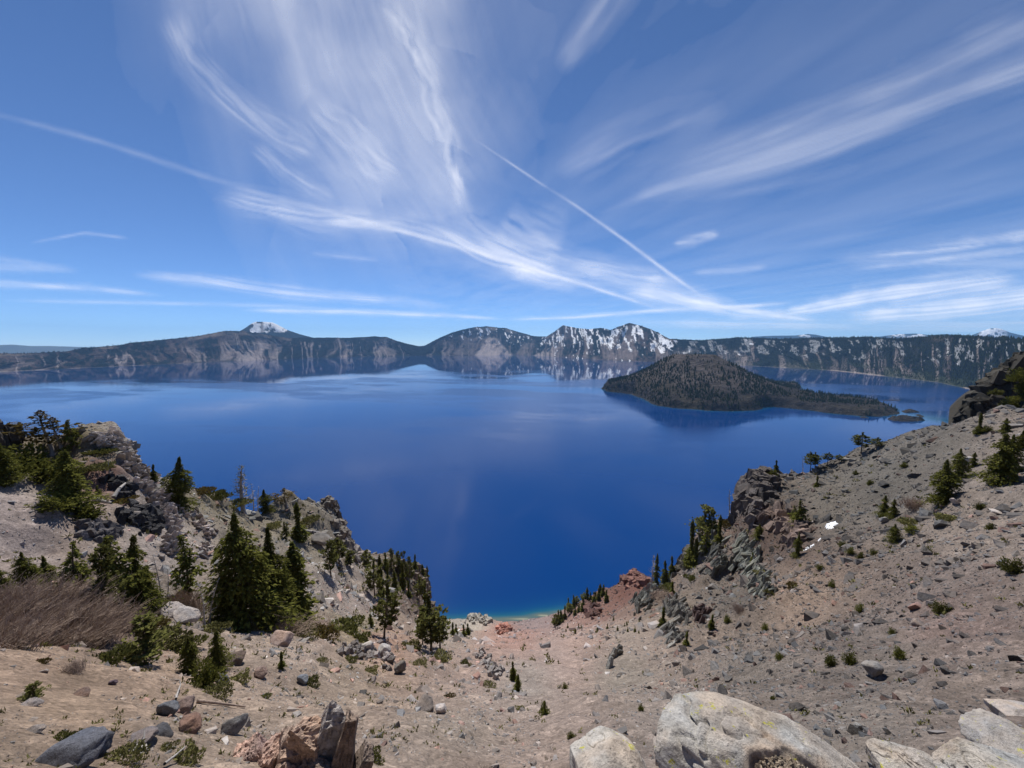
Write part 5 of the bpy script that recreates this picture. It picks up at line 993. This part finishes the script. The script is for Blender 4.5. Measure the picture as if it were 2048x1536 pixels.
for k, (px, py, w, h, lb) in enumerate([(360,1212,62,40,'pale leafless shrub below the ragged hemlock'),(395,1222,50,34,'leafless shrub at the left foot of the dense clump'),(545,1262,60,26,'leafless shrub under the dense clump'),(590,1264,60,24,'leafless shrub at the right foot of the dense clump'),(640,1262,50,18,'low leafless shrub right of the dense clump'),(1827,1015,44,26,'rounded bare bush on the right slope'),(1575,1035,26,16,'bare bush above the brown rock band'),(1480,1225,24,14,'bare bush near the rock fin'),(1320,1195,40,18,'brown bare brush above the fanned slabs'),(150,1345,34,24,'small dry brown bush at the sand edge')]): shrub(px, py, w, h, lb, k, None, rr_.uniform(0, 6))
# ---- low green mats and tufts
def matplant(seed, n=1100, mat='mat'):
    g = np.random.default_rng(seed); a = g.uniform(0, 6.28, n); r = np.sqrt(g.random(n))*(.85+.4*vnoise(np.cos(a)*1.5+seed, np.sin(a)*1.5)); P = np.stack([r*np.cos(a)*.5, r*np.sin(a)*.5, g.random(n)*.13*(1-r*.6)], -1)
    D = np.stack([np.cos(a)*.5+g.normal(0, .5, n), np.sin(a)*.5+g.normal(0, .5, n), g.uniform(.3, 1.0, n)], -1); l = g.uniform(.05, .12, n); V, F = sprays(P, D, l, l*.25, g, .3); return mesh('mat_plant', V, F, M[mat], False)
MP = [matplant(s) for s in (1, 2, 3)]+[matplant(4, mat='olv'), matplant(5, mat='rust')]
for k, (px, py, w) in enumerate([(215,1322,80),(270,1312,70),(320,1285,90),(360,1300,80),(300,1260,70),(430,1392,60),(475,1362,50),(620,1368,40),(690,1262,80),(640,1275,70),(600,1272,60),(480,1262,60),(420,1265,60),(720,1285,50),(125,1482,56),(240,1525,80),(360,1525,80),(330,1500,40),(745,1520,50),(82,1325,28),(640,1325,26),(530,1395,24),(740,1345,30),(930,1330,26),(900,1395,24),(975,1375,30),(1040,1420,22),(540,1055,40),(430,995,60),(400,985,50),(470,1010,50),(620,1040,40),(180,940,70),(200,905,50),(250,1000,40),(130,950,70),(820,1300,50),(880,1320,44),(700,1322,30),(1590,1175,34),(1830,1050,50),(1545,1185,30),(1340,1180,40),(1390,1160,40),(1460,1050,40),(840,1330,30),(1900,1040,50),(1525,1150,30)]):
    g = hit(px, py); m = mpp(px, py); o = obj('mat_plant', MP[k % 5 if k % 7 else 3]); o.location = (g.x, g.y, g.z-.01); o.rotation_euler = (0, 0, k*1.3); s_ = w*m; o.scale = (s_, s_, s_*.9)
    LMK = [(600,1460,'spiky boulder'),(150,1500,'blue grey slab'),(290,1310,'dwarf pine on the sand'),(410,1350,'seedling trio'),(520,1255,'dense hemlock clump'),(700,1262,'bare stemmed pine'),(860,1310,'ragged gully pine'),(1000,1380,'scree chute hemlocks'),(300,1510,'forked dead twig'),(360,1240,'pale rock pile')]; lm = min(LMK, key=lambda q: (q[0]-px)**2+(q[1]-py)**2)[2]
    tag(o, 'low green mat plant on the bench near the '+lm if px < 1000 and py > 1240 else ('green mat plant on the left ridge' if px < 1000 else 'dull green mat plant on the right slope'), 'mat plant', 'green mats on the bench' if px < 1000 and py > 1240 else ('green mats on the left ridge' if px < 1000 else 'green mats on the right slope'))
# scattered tufts, too many and too small to count
n = 1500; q = RNG.permutation(len(spx))[:26000]; ok = q[(RNG.random(len(q)) < np.clip(.10+.5*fbm(sx_[q]/d_[q]*9+8, np.log(d_[q])*7, o=3)+.25*(spx[q] < 900), 0, .6)) & (spy[q] > 880) & (spy[q] < 1560) & (bench[q] < .5)][:n]
g = np.random.default_rng(9); c0 = np.repeat(np.stack([sx_[ok], sy_[ok], sz_[ok]], -1), 9, 0); sc9 = np.repeat(np.clip(d_[ok]*.0042*g.uniform(.6, 1.7, len(ok)), .02, .5), 9)
P = c0+g.normal(0, .4, c0.shape)*sc9[:, None]*np.array([1, 1, .25]); V, F = sprays(P, g.normal(size=P.shape)*.6+np.array([0, 0, .8]), sc9*1.2, sc9*.22, g)
tag(obj('grass_tufts', mesh('grass_tufts', V, F, M['mat'], False)), 'small dry green tufts scattered over the slopes', None, kind='stuff')
# ---- fallen wood
def stick(name, label, pts, r0, cat='branch', mat='dead', group=None):
    Q = []
    for px, py, up in pts: g = hit(px, py); Q.append((g.x, g.y, g.z+up))
    Q = np.array(Q); rr = np.linspace(r0, r0*.45, len(Q)); V, F = tubes(Q[:-1], Q[1:], rr[:-1], rr[1:], 7); tag(obj(name, mesh(name, V, F, M[mat], True)), label, cat, group)
stick('fallen_stick', 'straight weathered stick lying on the bench', [(394,1404,.02),(430,1409,.03),(460,1413,.03),(491,1417,.03)], .022, mat='twig')
stick('dead_branch', 'bleached crooked branch beside the seedling trio', [(352,1400,.02),(357,1388,.05),(362,1378,.07),(360,1372,.10)], .014)
stick('dead_branch', 'forked white dead twig in the lower left grass', [(262,1512,.02),(278,1502,.06),(291,1496,.05),(296,1506,.02)], .012); stick('dead_branch', 'white dead twig crossing the forked twig', [(283,1516,.03),(289,1500,.08),(293,1488,.14)], .010)
stick('dead_branch', 'pale dead branch at the bottom left of the spiky boulder', [(330,1535,.03),(352,1525,.06),(372,1512,.08)], .010)
stick('fallen_log', 'bleached log lying below the ridge end', [(608,1064,.2),(625,1066,.2),(642,1068,.2)], .28, 'log'); stick('fallen_log', 'bleached fallen trunk beside the black lava', [(186,1004,.2),(205,1008,.2),(224,1012,.2)], .16, 'log'); stick('fallen_log', 'pale branching deadwood above the black lava', [(228,1000,.2),(240,988,.4),(252,980,.5)], .14, 'log')

# ================================================================ far woods: island, rim
def spires(name, label, P, hgt, g, wid=.20):
    n = len(P); k = 5; th = np.arange(k)*2*np.pi/k; hgt = np.reshape(hgt, (-1, 1, 1)); r0 = hgt*wid*g.uniform(.7, 1.2, (n, 1, 1)); ring = np.stack([np.cos(th), np.sin(th), 0*th], -1)[None]; jit = g.uniform(.7, 1.25, (n, k, 1))
    a = P[:, None, :]+ring*r0*jit+np.array([0, 0, .08])*hgt; b = P[:, None, :]+ring[:, :, :]*r0*.55*jit[:, ::-1]+np.array([0, 0, .5])*hgt; t_ = P[:, None, :]+np.array([0, 0, 1.0])*hgt
    V = np.concatenate([a, b, t_], 1).reshape(-1, 3); i = np.arange(k); j = (i+1) % k; f = np.concatenate([np.stack([i, j, k+j], -1), np.stack([i, k+j, k+i], -1), np.stack([k+i, k+j, np.full(k, 2*k)], -1)]); F = (f[None]+(np.arange(n)*(2*k+1))[:, None, None]).reshape(-1, 3)
    tag(obj(name, mesh(name, V, F, M['farn'], False)), label, None, kind='stuff')
g = np.random.default_rng(12); X, Y, Zi = ISL['X'], ISL['Y'], ISL['Z']
w = ((ISL['sd'] > 6)*(0.04+.96*sstep(-.02, .30, fbm(X/120, Y/120, o=3)+.30*sstep(120, 240, ISL['rd'])*sstep(620, 420, ISL['rd'])-.15*sstep(600, 800, ISL['rd'])+.25*(X < cxi-150)+.2*(Y > cyi))*sstep(95, 190, ISL['rd']))).ravel(); c = g.choice(X.size, 8500, p=w/w.sum()); dx = gx[1]-gx[0]
P = np.stack([X.ravel()[c]+g.uniform(-.5, .5, len(c))*dx, Y.ravel()[c]+g.uniform(-.5, .5, len(c))*(gy[1]-gy[0]), Zi.ravel()[c]-1.0], -1); spires('island_forest', 'dark conifer woods covering the cone island', P, g.uniform(8, 22, len(P)), g)
w = (np.clip(WALL['fo'], 0, 1)*(WALL['tt'] > .04)*(WALL['wp'] > -250)*(WALL['wp'] < 2300)*(np.where(WALL['wp'] > 1340, 1.0, .42))*np.where(np.arange(NV)[:, None] > NV-4, 0, 1)*np.where(TV[:, None] > .96, 3.0, 1.0)).ravel(); c = g.choice(w.size, 15000, p=w/w.sum())
P = np.stack([WALL['X'].ravel()[c]+g.normal(0, 12, len(c)), WALL['Y'].ravel()[c]+g.normal(0, 12, len(c)), WALL['Z'].ravel()[c]-2.0], -1); spires('rim_forest', 'dark conifer woods on the far caldera wall and rim', P, g.uniform(10, 24, len(P)), g, .24)
# ================================================================ haze: the clear mountain air between here and the far ranges
def haze():
    t = NT('haze_air'); pv = t.n('VolumePrincipled'); pv.inputs['Color'].default_value = (0.34, 0.64, 1.0, 1); pv.inputs['Density'].default_value = 2.4e-5
    pv.inputs['Anisotropy'].default_value = 0.1; t.l(pv.outputs[0], t.out.inputs['Volume'])
    x0, x1, y0, y1, z0, z1 = -27500, 27500, -1500, 27500, -800, 1100
    v = [(x, y, z) for z in (z0, z1) for y in (y0, y1) for x in (x0, x1)]
    f = [(0, 2, 3, 1), (4, 5, 7, 6), (0, 1, 5, 4), (2, 6, 7, 3), (0, 4, 6, 2), (1, 3, 7, 5)]
    tag(obj('haze', mesh('haze', v, f, t.m)), 'thin blue haze in the air over the lake', None, kind='stuff')
haze()
